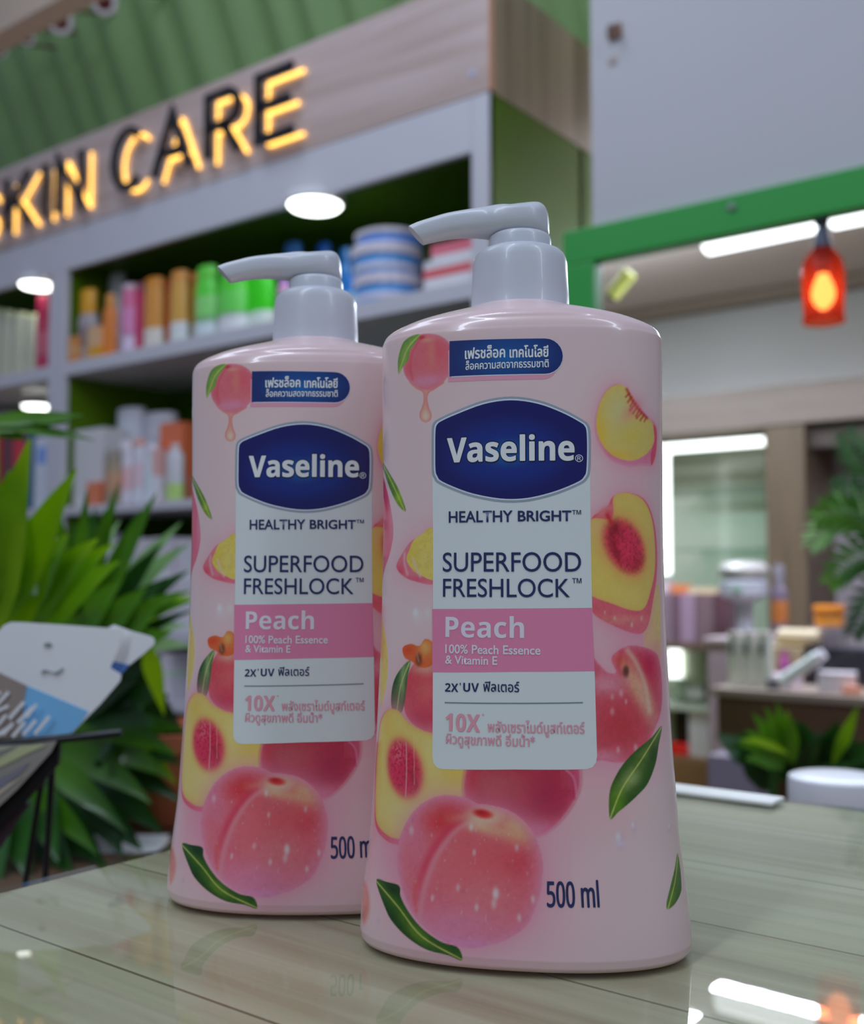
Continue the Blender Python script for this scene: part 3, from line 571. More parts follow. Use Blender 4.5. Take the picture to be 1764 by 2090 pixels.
def make_bottle():
    root = empty('lotion_bottle')
    build_body(root, M_body)
    # white panel with pink band
    pn = decal('label_panel', [Q(x, y) for x, y in [(883, 972), (884, 1100), (884, 1300), (883, 1545), (885, 1558), (893, 1567), (904, 1570), (1050, 1570.5), (1198, 1570), (1210, 1566), (1217, 1556), (1219, 1543), (1214, 1372), (1209, 1242), (1206, 1100), (1205, 960), (1050, 960)]], [], M_panel, root, 0.00005)
    decal('pink_band', [Q(882.5, 1243), Q(1050, 1242), Q(1208.5, 1240.5), Q(1214, 1369.5), Q(1050, 1371), Q(882.5, 1372)], [], M_band, pn, 0.00009)
    decal('divider_rule', [Q(908, 1432.6), Q(1190, 1432.6), Q(1190, 1435.2), Q(908, 1435.2)], [], M_grey, pn, 0.00012)
    lettering('range_lettering', 'HEALTHY', (917, 1043, 1046, 1065.5), M_navy, pn, fat=0.08)
    lettering('range_lettering', 'BRIGHT', (1058, 1042.5, 1166, 1063.5), M_navy, pn, fat=0.10)
    lettering('trademark', '™', (1168, 1041, 1186, 1050), M_navy, pn)
    lettering('product_lettering', 'SUPERFOOD', (904.5, 1127, 1186, 1167), M_navy, pn, fat=0.02)
    lettering('product_lettering', 'FRESHLOCK', (905, 1181, 1163, 1219), M_navy, pn, fat=0.02)
    lettering('trademark', '™', (1168, 1180, 1187, 1190.5), M_navy, pn)
    lettering('scent_lettering', bold('Peach'), (910, 1257, 1070, 1302), M_pinktext, pn)
    lettering('scent_lettering', '100% Peach Essence', (910, 1317, 1103, 1335), M_pinktext, pn, fat=0.07)
    lettering('scent_lettering', '& Vitamin E', (910, 1339, 1015, 1356), M_pinktext, pn, fat=0.07)
    lettering('claim_lettering', bold('2X'), (909, 1394.5, 936, 1412), M_navy, pn)
    lettering('claim_lettering', "'", (939, 1393.5, 941, 1399), M_navy, pn)
    lettering('claim_lettering', bold('UV'), (946, 1394, 978, 1412), M_navy, pn)
    lettering('claim_lettering', 'ฟิลเตอร์', (987, 1391, 1060, 1412), M_navy, pn, fat=0.04)
    lettering('claim_lettering', bold('10X'), (910, 1457, 980, 1493), M_pinkink, pn, fat=0.05)
    lettering('claim_lettering', '*', (984, 1456, 989, 1462), M_pinkink, pn)
    lettering('claim_lettering', 'พลังเซราไมด์บูสท์เตอร์', (996, 1471, 1193, 1504), M_pinkink, pn, fat=0.05)
    lettering('claim_lettering', 'ผิวดูสุขภาพดี อิ่มน้ำ*', (911, 1497, 1092, 1529), M_pinkink, pn, fat=0.05)
    # badge
    BO = [(1043, 809.5), (985, 818), (925, 841), (897, 854), (886, 862), (882, 876), (881.5, 920), (882, 962), (886, 976), (897, 988), (949, 1010), (1000, 1022), (1043, 1026), (1088, 1022), (1140, 1008), (1187, 988), (1200, 976), (1204.5, 962), (1206, 920), (1205, 880), (1201, 866), (1190, 857), (1151, 836), (1100, 817)]
    cx_, cy_ = 1043, 918
    def inset(k): return [(cx_ + (x - cx_) * (1 - k / 162), cy_ + (y - cy_) * (1 - k / 108)) for x, y in BO]
    bd = decal('logo_badge', [Q(*p) for p in catmull(BO, 4)], [], M_silver, root, 0.00010)
    decal('badge_rim', [Q(*p) for p in catmull(inset(4.6), 4)], [], M_rim2, bd, 0.00013)
    decal('badge_field', [Q(*p) for p in catmull(inset(7.6), 4)], [], M_badge, bd, 0.00016)
    lettering('logo_shadow', bold('Vaseline'), (914, 887, 1173, 942), M_shadow, bd, 0.00018, fat=0.42)
    lettering('logo_lettering', bold('Vaseline'), (914, 888, 1172, 941), M_white, bd, 0.00022, fat=0.13)
    lettering('registered_mark', '®', (1174, 928, 1190, 943), M_white, bd, 0.00020)
    # pill
    def pill(x0, x1, yt, yb, dy):
        r = (yb - yt) / 2; P = [(x0, yt + dy)]
        P += [(x1 - r + r * math.sin(a), (yt + yb) / 2 - r * math.cos(a) - 3 + dy * 0) for a in np.linspace(0, math.pi, 13)]
        return P + [(x0, yb + dy)]
    decal('pill_glow', [Q(x, y) for x, y in pill(915, 1140, 712, 777, 3)], [], M_pillpink, root, 0.00006)
    decal('pill_rim', [Q(x, y) for x, y in pill(922, 1150, 693.5, 768, 2.5)], [], M_rim2, root, 0.00009)
    pl = decal('claim_pill', [Q(x, y) for x, y in pill(918, 1149, 694, 766, 2.5)], [], M_pill, root, 0.00012)
    lettering('thai_lettering', 'เฟรชล็อค', (950, 705.5, 1031, 731), M_white, pl, fat=0.10)
    lettering('thai_lettering', 'เทคโนโลยี', (1041, 705, 1119, 729), M_white, pl, fat=0.10)
    lettering('thai_lettering', 'ล็อคความสดจากธรรมชาติ', (951, 733, 1120, 751.5), M_white, pl, fat=0.05)
    lettering('volume_lettering', bold('500 ml', 0x1D5A0), (1117, 1797, 1222, 1852), M_navy, root, 0.00010, fat=0.13)
    # cap, collar and pump
    M_cap = mat('white_pump_plastic', A(150, 160, 178, 0.85), 0.33, coat=0.15, sss=0.1)
    g = G().lathe([(r_, GZ(z_)) for r_, z_ in [(0.0160, 0.2060), (0.01660, 0.2062), (0.01668, 0.2068), (0.01668, 0.2084), (0.01655, 0.2088), (0.01650, 0.2090), (0.01645, 0.2130), (0.01605, 0.2200), (0.01590, 0.2240), (0.01560, 0.2256), (0.01500, 0.2269), (0.0141, 0.2278), (0.0128, 0.2284), (0.0108, 0.2286)]], 96)
    cap = g.go('pump_collar', M_cap, root, True)
    g = G().lathe([(r_, GZ(z_)) for r_, z_ in [(0.0106, 0.2285), (0.01065, 0.2300), (0.01055, 0.2322), (0.0103, 0.2331), (0.0096, 0.2337), (0.0080, 0.2339)]], 72); g.go('collar_neck', M_cap, cap, True)
    ST = [(-.0364, .2370, -.0313, .2315, .0040), (-.0335, .2383, -.0292, .2321, .0043), (-.0290, .2397, -.0262, .2328, .0046), (-.0240, .2411, -.0222, .2335, .0050), (-.0180, .2421, -.0172, .2339, .0056), (-.0125, .2427, -.0120, .2338, .0068),
          (-.0080, .2432, -.0080, .2334, .0084), (-.0040, .2434, -.004, .2332, .0096), (0, .2438, 0, .2332, .0100), (.0035, .2442, .0035, .2332, .0094), (.0060, .2442, .0062, .2332, .0080), (.0078, .2436, .0081, .2333, .0060), (.0089, .2424, .0092, .2335, .0040), (.0096, .2408, .0098, .2340, .0018), (.0099, .2385, .0100, .2350, .0005)]
    sta = np.array(ST); k = np.linspace(0, len(ST) - 1, 80); c5 = [np.array([p[q] for p in catmull([tuple(r) for r in ST], 6, False)]) for q in range(5)]
    rings = []; nn = 40
    for xt, ztp, xb, zbt, w in zip(*c5):
        ring = []
        for j in range(nn):
            a = 2 * math.pi * j / nn; cs, sn = math.cos(a), math.sin(a); e = 2 / 2.9
            yy = math.copysign(abs(cs) ** e, cs) * w; vv = math.copysign(abs(sn) ** e, sn) * 0.5 + 0.5
            x = xb + (xt - xb) * vv; zz = zbt + (ztp - zbt) * vv
            # thumb scoops on the flanks near the top
            dd = math.exp(-((x - 0.0004) / 0.0052) ** 6 - ((zz - 0.2428) / 0.0013) ** 4) if abs(yy) > 0.002 else 0.0
            yy -= math.copysign(0.0012 * dd * min(1, abs(yy) / 0.006), yy)
            ring.append((x * (1.04 if x < 0 else 1), yy, GZ(zz)))
        rings.append(ring)
    hd = G().loft(rings).go('pump_head', M_cap, root, True); hd.rotation_euler.z = math.radians(8)
    return root

b1 = make_bottle(); b1.location = B1; b1.rotation_euler = (0, 0, rot1)
tag(b1, 'pink peach lotion pump bottle standing in front, fully in view, turned slightly', 'lotion bottle', 'pink pump bottles on the counter')
def copy_tree(o, parent=None):
    c = o.copy(); COL.objects.link(c); c.parent = parent
    for ch in o.children: copy_tree(ch, c)
    return c
b2 = copy_tree(b1); p = onD(637, 1850, 0.414); b2.location = (p.x, p.y, TOP); b2.rotation_euler = (0, 0, BASEROT + math.radians(0.6))
tag(b2, 'pink peach lotion pump bottle behind the other, partly hidden by it', 'lotion bottle', 'pink pump bottles on the counter')

# ------------------------------------------------------------------ shelving cabinet with the lit sign
XF = 2.04                                    # front plane of the cabinet
ez = EYE.z
M_lam = mat('white_laminate', A(140, 146, 162), 0.35, coat=0.2, var=0.02)
M_olive = mat('olive_green_board', A(62, 92, 0, 0.75), 0.55, spec=0.15)
M_dkgreen = mat('deep_green_board', A(48, 80, 2, 0.75), 0.5, spec=0.2)
y_end, y_endL = onX(1000, 200, XF).y, onX(964, 400, XF).y
y_d0, y_d1 = onX(134, 700, XF).y, onX(101, 700, XF).y
z_fb, z_ft = onX(1000, 185, XF).z, onX(0, 350, XF).z
z_rail = onX(135, 553, XF).z
z_s1t, z_s1b = onX(135, 740, XF).z, onX(135, 767, XF).z
z_s2t, z_s2b = onX(250, 1027, XF).z, onX(250, 1045, XF).z
z_s3t, z_s3b = ez - 0.165, ez - 0.195
z_s4t, z_s4b = ez - 0.33, ez - 0.36
YFAR, DP = 4.75, 0.42
cab = empty('shelving_cabinet', (0, 0, 0)); tag(cab, 'white open shelving cabinet with green inner walls under the lit sign', 'shelving cabinet')
G().box(XF, XF + 0.535, y_end, y_end + 0.018, 0, z_fb, 0.001).go('side_panel', M_olive, cab)
G().box(XF - 0.004, XF + 0.016, y_end, y_endL, 0, z_fb - 0.001, 0.003).go('front_stile', M_lam, cab)
G().box(XF - 0.004, XF + 0.016, y_d0, y_d1, 0, z_rail + 0.001, 0.003).go('front_stile', M_lam, cab)
for a_, b_ in ((y_d0, y_d0 + 0.012), (y_d1 - 0.012, y_d1)):
    G().box(XF + 0.016, XF + DP, a_, b_, 0, z_rail + 0.04).go('divider', M_olive, cab)
G().box(XF - 0.004, XF + 0.016, y_endL, YFAR, z_rail, z_fb - 0.001, 0.003).go('top_rail', M_lam, cab)
G().box(XF + 0.016, XF + DP, y_end + 0.018, YFAR, z_rail + 0.02, z_fb).go('top_panel', M_dkgreen, cab)
G().box(XF + DP, XF + DP + 0.02, y_end, YFAR, 0, z_fb).go('back_panel', M_dkgreen, cab)
for zt_, zb_ in ((z_s1t, z_s1b), (z_s2t, z_s2b), (z_s3t, z_s3b), (0.55, 0.52), (0.25, 0.22)):
    G().box(XF - 0.002, XF + DP, y_endL, y_d0, zb_, zt_, 0.002).go('shelf', M_lam, cab)
    G().box(XF - 0.002, XF + DP, y_d1, YFAR, zb_, zt_, 0.002).go('shelf', M_lam, cab)
# fascia
M_fas = wood('pale_wood_laminate', [A(116, 104, 104), A(132, 122, 124), A(142, 134, 140), A(136, 124, 122), A(124, 114, 114)], along='Y', plank=2.0, length=9, grain=(20, 1.2, 26), seam=0.0, rough=0.22, coat=0.5, up='Z')
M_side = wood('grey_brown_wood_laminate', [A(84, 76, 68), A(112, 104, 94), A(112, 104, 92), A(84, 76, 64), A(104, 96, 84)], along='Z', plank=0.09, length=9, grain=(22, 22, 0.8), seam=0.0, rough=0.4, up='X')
fa = empty('sign_fascia', (0, 0, 0)); tag(fa, 'pale wood fascia board boxed over the white cabinet, carrying the lit sign', 'fascia board')
G().box(XF - 0.006, XF + 0.012, y_end, YFAR, z_fb, z_ft, 0.001).go('front_board', M_fas, fa)
G().box(XF + 0.012, XF + 0.535, y_end - 0.002, y_end + 0.016, z_fb + 0.0005, z_ft).go('end_board', M_side, fa)
G().box(XF + 0.012, XF + 0.50, y_end + 0.016, YFAR, z_fb + 0.001, z_fb + 0.02).go('bottom_board', M_side, fa)
G().box(XF - 0.010, XF + 0.010, y_end - 0.006, y_end - 0.0025, z_fb + 0.001, z_ft, 0.001).go('edge_strip', mat('salmon_edge_strip', A(196, 122, 106), 0.4), fa)
sp = onX(965, 150, XF - 0.006)
G().lathe([(0.009, 0), (0.009, 0.002), (0.006, 0.0035), (0.0, 0.004)], 20, Matrix.Translation(sp) @ Matrix.Rotation(-math.pi / 2, 4, 'Y')).go('screw_cap', mat('blue_grey_cap', A(128, 136, 168), 0.4), fa)

# sign letters: black faces standing off the board, rows of amber bulbs behind them
M_black = mat('black_acrylic', (0.008, 0.008, 0.011), 0.3)
M_led = mat('amber_bulbs', (0.3, 0.18, 0.05), 0.4, emit=(1.0, 0.54, 0.10), es=3.4)
def arc(cx, cy, rx, ry, a0, a1, n=14): return [(cx + rx * math.cos(math.radians(a0 + (a1 - a0) * k / n)), cy + ry * math.sin(math.radians(a0 + (a1 - a0) * k / n))) for k in range(n + 1)]
STK = {
    'S': [[(0.93, 0.76)] + arc(0.5, 0.74, 0.42, 0.26, 30, 180) + arc(0.5, 0.27, 0.43, 0.27, 90, -150)],
    'K': [[(0.06, 0), (0.06, 1)], [(0.92, 1), (0.08, 0.36)], [(0.36, 0.58), (0.96, 0)]],
    'I': [[(0.5, 0), (0.5, 1)]],
    'N': [[(0.07, 0), (0.07, 1), (0.93, 0), (0.93, 1)]],
    'C': [arc(0.54, 0.5, 0.47, 0.5, 48, 312, 22)],
    'A': [[(0.0, 0), (0.5, 1), (1.0, 0)], [(0.19, 0.34), (0.81, 0.34)]],
    'R': [[(0.08, 0), (0.08, 1), (0.6, 1)] + arc(0.62, 0.745, 0.3, 0.255, 90, -90, 10) + [(0.08, 0.49)], [(0.52, 0.49), (0.94, 0)]],
    'E': [[(0.95, 1), (0.08, 1), (0.08, 0), (0.97, 0)], [(0.08, 0.52), (0.88, 0.52)]]}
LH = onX(521, 161, 1.984).z - onX(521, 288, 1.984).z
def ribbon(pl, w, closed=False):
    """flat band of width w along a polyline, with mitred corners"""
    P = [Vector((x, y)) for x, y in pl]; out_l, out_r = [], []
    for i, p in enumerate(P):
        d0 = (P[i] - P[i - 1]).normalized() if i > 0 else (P[1] - P[0]).normalized(); d1 = (P[i + 1] - P[i]).normalized() if i < len(P) - 1 else d0
        n0, n1 = Vector((-d0.y, d0.x)), Vector((-d1.y, d1.x)); mm = (n0 + n1).normalized(); k = w / 2 / max(0.45, mm.dot(n0))
        out_l.append(p + mm * k); out_r.append(p - mm * k)
    return out_l, out_r
def sign_letter(ch, ya, yb, word, which):
    """ya = viewer's left edge (larger Y), yb = right edge"""
    w = ya - yb; z0 = onX(521, 288, 1.984).z; o = empty('sign_letter', (1.984, ya, z0))
    gf, gl = G(), G()
    for st in STK[ch]:
        pl = [(x * w, y * LH) for x, y in st]; L_, R_ = ribbon(pl, 0.026); n = len(pl)
        vs = [(0, -p.x, p.y) for p in L_] + [(0, -p.x, p.y) for p in R_] + [(0.012, -p.x, p.y) for p in L_] + [(0.012, -p.x, p.y) for p in R_]; fs = []
        for i in range(n - 1):
            fs += [(i, i + 1, n + i + 1, n + i), (2 * n + i, 3 * n + i, 3 * n + i + 1, 2 * n + i + 1), (i, 2 * n + i, 2 * n + i + 1, i + 1), (n + i, n + i + 1, 3 * n + i + 1, 3 * n + i)]
        fs += [(0, n, 3 * n, 2 * n), (n - 1, 3 * n - 1, 4 * n - 1, 2 * n - 1)]
        gf.add(vs, fs)
        tot = 0.0
        for (x0, y0), (x1, y1) in zip(pl[:-1], pl[1:]):
            L2 = math.hypot(x1 - x0, y1 - y0); q = tot
            while q < L2:
                X, Y = x0 + (x1 - x0) * q / L2, y0 + (y1 - y0) * q / L2
                gl.lathe([(0.0015, 0.0), (0.0046, 0.0015), (0.0055, 0.004), (0.004, 0.0068), (0.001, 0.0080)], 8, Matrix.Translation((0.047, -X, Y)) @ Matrix.Rotation(-math.pi / 2, 4, 'Y')); q += 0.0125
            tot = q - L2
    gf.go('letter_face', M_black, o); gl.go('bulb_row', M_led, o, True)
    gp = G()
    for fy, fz in (((0.06, 0.1), (0.06, 0.9)) if ch not in 'IAC' else ((0.5, 0.04), (0.5, 0.96))): gp.tube([(0.011, -fy * w, fz * LH), (0.0495, -fy * w, fz * LH)], 0.002, 6)
    gp.go('standoff_pin', M_black, o)
    tag(o, 'black letter %s with amber bulbs, %s' % (ch, which), 'sign letter', 'letters of the lit sign')
def yl_(px, py=300): return onX(px, py, 1.984).y
for ch, x0, x1, which in (('S', -78, -18, 'first of the lit sign, at the picture edge'), ('K', 9, 62, 'beside the letter I on the fascia'), ('I', 80, 100, 'the narrow single stroke between K and N'), ('N', 113, 167, 'last letter before the gap in the sign'),
                          ('C', 226, 288, 'round first letter of the second word'), ('A', 312, 384, 'the pointed letter between C and R'), ('R', 415, 487, 'between A and E near the end of the sign'), ('E', 517, 598, 'last letter of the lit sign')):
    sign_letter(ch, yl_(x0), yl_(x1), '', which)

# round lamps under the cabinet boards
M_lamp = mat('lamp_diffuser', (0.8, 0.8, 0.8), 0.4, emit=(0.95, 1.0, 0.93), es=6.0)
M_lring = mat('lamp_ring_white', A(170, 178, 186), 0.4)
def downlight(p, r, label):
    o = empty('ceiling_downlight', p); G().lathe([(r, 0.0), (r, -0.020), (r * 0.95, -0.024), (r * 0.92, -0.024), (r * 0.92, -0.002)], 40).go('lamp_ring', M_lring, o, True)
    G().lathe([(r * 0.915, -0.004), (r * 0.915, -0.024), (r * 0.85, -0.030), (r * 0.5, -0.034), (0.002, -0.035)], 40).go('diffuser', M_lamp, o, True)
    tag(o, label, 'downlight', 'round lamps under the cabinet boards')
zz = z_rail + 0.02
p = onZ(643, 424, zz - 0.03); downlight(Vector((p.x, p.y, zz)), 0.078, 'large bright round lamp under the cabinet top, above the shelf of blue jars')
p = onZ(78, 586, zz - 0.03); downlight(Vector((p.x, p.y, zz)), 0.066, 'small round lamp under the cabinet top, above the dark red tube')
p = onZ(77, 833, z_s1b - 0.03); downlight(Vector((p.x, p.y, z_s1b)), 0.060, 'round lamp under the upper shelf, beside the divider')

# ------------------------------------------------------------------ products
RZP = -math.pi / 2                           # local front (-y) faces the shop
def pmat(c, rough=0.35): return mat('printed_pack', A(*c), rough, coat=0.25, var=0.03, scale=30)
_pm = {}
def PM(c):
    if c not in _pm: _pm[c] = pmat(c)
    return _pm[c]
def put_obj(o, X, y, z, rz=0.0): o.location = (X, y, z + 0.0007); o.rotation_euler = (0, 0, RZP + rz); return o
def tube_bottle(w, h, capc, bodyc, labelc=None, d=None, cap=0.2, top=0.6, foot=None):
    """squeeze tube or flat bottle: body tapering to a cap, printed band"""
    o = empty('cosmetic_bottle'); d = d or w * 0.55; hb = h * (1 - cap)
    G().lathe([(0.94, 0), (1.0, h * 0.02), (1.0, hb * 0.82), (0.94, hb * 0.93), (top, hb), (0.3, hb + 0.001)], 24, Matrix.Scale(w / 2, 4, (1, 0, 0)) @ Matrix.Scale(d / 2, 4, (0, 1, 0))).go('bottle_body', PM(bodyc), o, True)
    if cap > 0: G().lathe([(top, hb), (top * 1.02, hb + 0.002), (top * 1.0, h * 0.985), (top * 0.9, h)], 24, Matrix.Scale(w / 2, 4, (1, 0, 0)) @ Matrix.Scale(d / 2, 4, (0, 1, 0))).go('bottle_cap', PM(capc), o, True)
    if labelc: G().lathe([(1.015, hb * 0.28), (1.02, hb * 0.285), (1.02, hb * 0.72), (1.015, hb * 0.725)], 24, Matrix.Scale(w / 2, 4, (1, 0, 0)) @ Matrix.Scale(d / 2, 4, (0, 1, 0))).go('label_band', PM(labelc), o, True)
    if foot: G().lathe([(0.96, 0), (1.015, h * 0.015), (1.02, h * 0.02), (1.02, h * 0.30), (1.015, h * 0.305)], 24, Matrix.Scale(w / 2, 4, (1, 0, 0)) @ Matrix.Scale(d / 2, 4, (0, 1, 0))).go('foot_band', PM(foot), o, True)
    return o
def carton(w, h, d, c, band=None, bz=(0.35, 0.6), spot=None):
    o = empty('carton_box'); G().box(-w / 2, w / 2, -d / 2, d / 2, 0, h, min(w, h, d) * 0.02).go('carton_body', PM(c), o)
    if band: G().box(-w / 2 - .0006, w / 2 + .0006, -d / 2 - .0006, d / 2, h * bz[0], h * bz[1]).go('printed_band', PM(band), o)
    if spot: G().box(-w * 0.3, w * 0.3, -d / 2 - .0010, -d / 2, h * 0.62, h * 0.85).go('printed_mark', PM(spot), o)
    return o
def jar(r, h, lidc, bodyc, bandc=None):
    o = empty('cream_jar'); G().lathe([(r * 0.86, 0), (r * 0.93, h * 0.03), (r * 0.93, h * 0.60), (r * 0.9, h * 0.63)], 36).go('jar_body', PM(bodyc), o, True)
    G().lathe([(r * 0.98, h * 0.62), (r, h * 0.64), (r, h * 0.94), (r * 0.95, h)], 36).go('jar_lid', PM(lidc), o, True)
    if bandc: G().lathe([(r * 0.94, h * 0.12), (r * 0.945, h * 0.13), (r * 0.945, h * 0.3), (r * 0.94, h * 0.31)], 36).go('label_band', PM(bandc), o, True)
    return o
def cpy(o):
    c = o.copy(); COL.objects.link(c)
    for ch in o.children:
        q = ch.copy(); COL.objects.link(q); q.parent = c
    return c
def row(px0, px1, zs, xoff=0.06, py=None):
    """centre y and width at the cabinet for a span of the photo"""
    X = XF + xoff; a, b = onX(px0, py or 650, X).y, onX(px1, py or 650, X).y
    return X, (a + b) / 2, abs(a - b)
def hz(px, py, X): return onX(px, py, X).z

GRP1 = 'products on the upper shelf'
def place(kind, px0, px1, ytop, z, label, cat, group, xoff=0.07, wk=0.96, **k):
    X, y, w = row(px0, px1, z, xoff); h = hz((px0 + px1) / 2, ytop, X) - z; w *= wk
    if kind == 'tube': o = tube_bottle(w, h, **k)
    elif kind == 'box': o = carton(w, h, k.pop('d', min(0.09, w)), **k)
    hw = w * 0.52
    if y < y_d0: y = min(max(y, y_endL + hw), y_d0 - 0.002 - hw)
    else: y = max(y, y_d1 + 0.002 + hw)
    put_obj(o, X, y, z); tag(o, label, cat, group); return o
z1 = z_s1t
place('tube', 146, 182, 598, z1, 'grey squat bottle with orange cap beside the divider', 'bottle', GRP1, xoff=0.05, capc=(206, 118, 20), bodyc=(120, 118, 130), cap=0.34, top=0.8, labelc=(96, 92, 98))
place('tube', 181, 212, 608, z1, 'dark grey squat bottle with orange cap, next to the white capped bottle', 'bottle', GRP1, xoff=0.12, capc=(200, 104, 20), bodyc=(74, 72, 78), cap=0.30, top=0.8, labelc=(90, 86, 92))
place('box', 146, 162, 688, z1, 'low orange carton at the divider foot on the upper shelf', 'carton', GRP1, xoff=0.015, wk=0.9, c=(176, 108, 60), band=(190, 130, 90), d=0.02)
place('box', 185, 212, 668, z1, 'small tan carton with yellow foot standing before the dark grey bottle', 'carton', GRP1, xoff=0.02, wk=0.9, c=(176, 132, 104), band=(196, 118, 20), bz=(0.02, 0.35), d=0.025)
place('tube', 212, 238, 602, z1, 'slim orange tube between the grey bottle and the pink bottle', 'tube', GRP1, xoff=0.04, capc=(200, 112, 50), bodyc=(186, 96, 40), cap=0.2)
place('tube', 222, 256, 562, z1, 'tall white bottle with rounded white cap behind the orange tube', 'bottle', GRP1, xoff=0.16, capc=(160, 168, 196), bodyc=(160, 164, 190), cap=0.45, top=0.9)
place('tube', 250, 276, 582, z1, 'pink bottle with lilac label beside the tall white bottle', 'bottle', GRP1, xoff=0.06, capc=(150, 140, 160), bodyc=(190, 84, 124), cap=0.08, top=0.9, labelc=(188, 104, 150), foot=(170, 150, 190))
place('tube', 272, 294, 580, z1, 'slim dark magenta bottle beside the pink bottle', 'bottle', GRP1, xoff=0.08, capc=(110, 60, 80), bodyc=(140, 34, 76), cap=0.1, top=0.9)
place('tube', 297, 334, 570, z1, 'orange tube with white foot beside the dark magenta bottle', 'tube', GRP1, xoff=0.07, capc=(196, 104, 30), bodyc=(200, 112, 50), cap=0.12, top=0.95, foot=(160, 160, 160))
place('tube', 331, 348, 574, z1, 'narrow deep orange tube between two wide orange tubes', 'tube', GRP1, xoff=0.10, capc=(150, 64, 20), bodyc=(180, 80, 10), cap=0.12, top=0.95)
place('tube', 350, 384, 556, z1, 'orange tube with white foot touching the green bottles', 'tube', GRP1, xoff=0.06, capc=(200, 110, 50), bodyc=(204, 124, 60), cap=0.14, top=0.95, foot=(156, 166, 176))
place('tube', 383, 402, 560, z1, 'narrow orange and yellow tube squeezed against the green bottles', 'tube', GRP1, xoff=0.10, capc=(190, 100, 40), bodyc=(190, 120, 30), cap=0.14, top=0.95, foot=(150, 150, 140))
place('tube', 401, 446, 546, z1, 'green bottle with pale foot, first of the greens from the orange tubes', 'bottle', GRP1, xoff=0.06, capc=(70, 160, 50), bodyc=(64, 168, 50), cap=0.2, top=0.85, labelc=(100, 170, 96), foot=(150, 172, 180))
place('tube', 449, 507, 552, z1, 'wide bright green bottle with white foot, in the middle of the greens', 'bottle', GRP1, xoff=0.05, capc=(60, 160, 50), bodyc=(60, 176, 40), cap=0.12, top=0.9, labelc=(76, 176, 70), foot=(160, 176, 186))
place('tube', 509, 560, 556, z1, 'bright green bottle with dark green cap before the back bottle pump', 'bottle', GRP1, xoff=0.07, capc=(20, 110, 30), bodyc=(40, 166, 10), cap=0.1, top=0.9, foot=(150, 172, 170))
place('tube', 565, 592, 556, z1, 'slim lilac bottle beside the greens', 'bottle', GRP1, xoff=0.10, capc=(120, 96, 170), bodyc=(150, 110, 160), cap=0.2)
place('tube', 574, 622, 498, z1, 'tall blue bottle behind the back pump head', 'bottle', GRP1, xoff=0.20, capc=(50, 100, 170), bodyc=(20, 86, 150), cap=0.2, top=0.7)
place('tube', 642, 680, 498, z1, 'tall dark blue bottle between the pump head and the striped jars', 'bottle', GRP1, xoff=0.22, capc=(20, 70, 150), bodyc=(10, 76, 150), cap=0.2, top=0.7)
place('tube', 690, 722, 508, z1, 'tall deep blue bottle nearest the striped jars', 'bottle', GRP1, xoff=0.20, capc=(16, 76, 140), bodyc=(10, 80, 150), cap=0.2, top=0.7)
place('tube', 704, 730, 566, z1, 'short blue bottle with pale label beside the striped jars', 'bottle', GRP1, xoff=0.05, capc=(20, 90, 170), bodyc=(20, 96, 180), cap=0.3, top=0.9, labelc=(120, 160, 210))
X, y, w = row(738, 852, z1, 0.10, 560); r = w / 2
jh = (hz(795, 480, X - 0.02) - z1) / 2.45
jb = jar(r, jh, (150, 152, 172), (64, 118, 190), (150, 152, 172)); put_obj(jb, X, y, z1); tag(jb, 'blue and grey jar at the foot of the stacked jars on the upper shelf', 'jar', 'stacked blue jars')
c = cpy(jb); put_obj(c, X - 0.004, y + 0.003, z1 + jh); tag(c, 'blue and grey jar in the middle of the stacked jars', 'jar', 'stacked blue jars')
jt = jar(r * 0.98, jh * 0.5, (146, 150, 166), (70, 110, 180)); put_obj(jt, X + 0.002, y - 0.002, z1 + 2 * jh); tag(jt, 'shallow grey lidded jar on top of the stacked blue jars', 'jar', 'stacked blue jars')
X2, y2, w2 = row(856, 886, z1, 0.19, 560)
for k, (hh, lab) in enumerate(((0.075, 'small navy jar beside the striped stack, lower one'), (0.06, 'small navy jar beside the striped stack, set on another'))):
    q = jar(w2 * 0.46, hh, (90, 110, 150) if k == 0 else (150, 156, 170), (24, 50, 110), (130, 134, 150)); put_obj(q, X2, y2, z1 + (0 if k == 0 else 0.075)); tag(q, lab, 'jar', 'small navy jars')
place('box', 884, 990, 534, z1, 'white carton with red stripe at the cabinet end', 'carton', GRP1, xoff=0.06, wk=0.98, c=(158, 164, 178), band=(206, 70, 80), bz=(0.42, 0.72), d=0.08)
X, y, w = row(893, 985, z1, 0.10, 530); zb2 = hz(938, 534, XF + 0.06)
o = carton(w * 0.9, 0.055, 0.07, (160, 162, 176), (214, 84, 104), (0.5, 1.0)); put_obj(o, X, y, zb2 + 0.0005); tag(o, 'pink and white carton lying on the red striped carton', 'carton', GRP1)

# left compartment of the upper shelf
GT = 'pale green tubes on the upper shelf'
for k, (a_, b_) in enumerate(((-44, -22), (-20, 3), (5, 27), (29, 53), (54, 79))):
    place('tube', a_, b_, 628 + k * 4, z1, 'pale green and white tube standing beyond the dark red tube, %s' % ('at the picture edge', 'fourth from that tube', 'third from that tube', 'second from that tube', 'next to that tube')[k], 'tube', GT, xoff=0.08, capc=(146, 158, 132), bodyc=(132, 140, 132), cap=0.06, top=0.96, labelc=None, foot=None)
place('tube', 78, 104, 604, z1, 'dark red tube with lighter middle, against the divider', 'tube', 'products on the upper shelf', xoff=0.05, capc=(136, 26, 60), bodyc=(130, 34, 66), cap=0.3, top=0.95, labelc=(140, 70, 92))

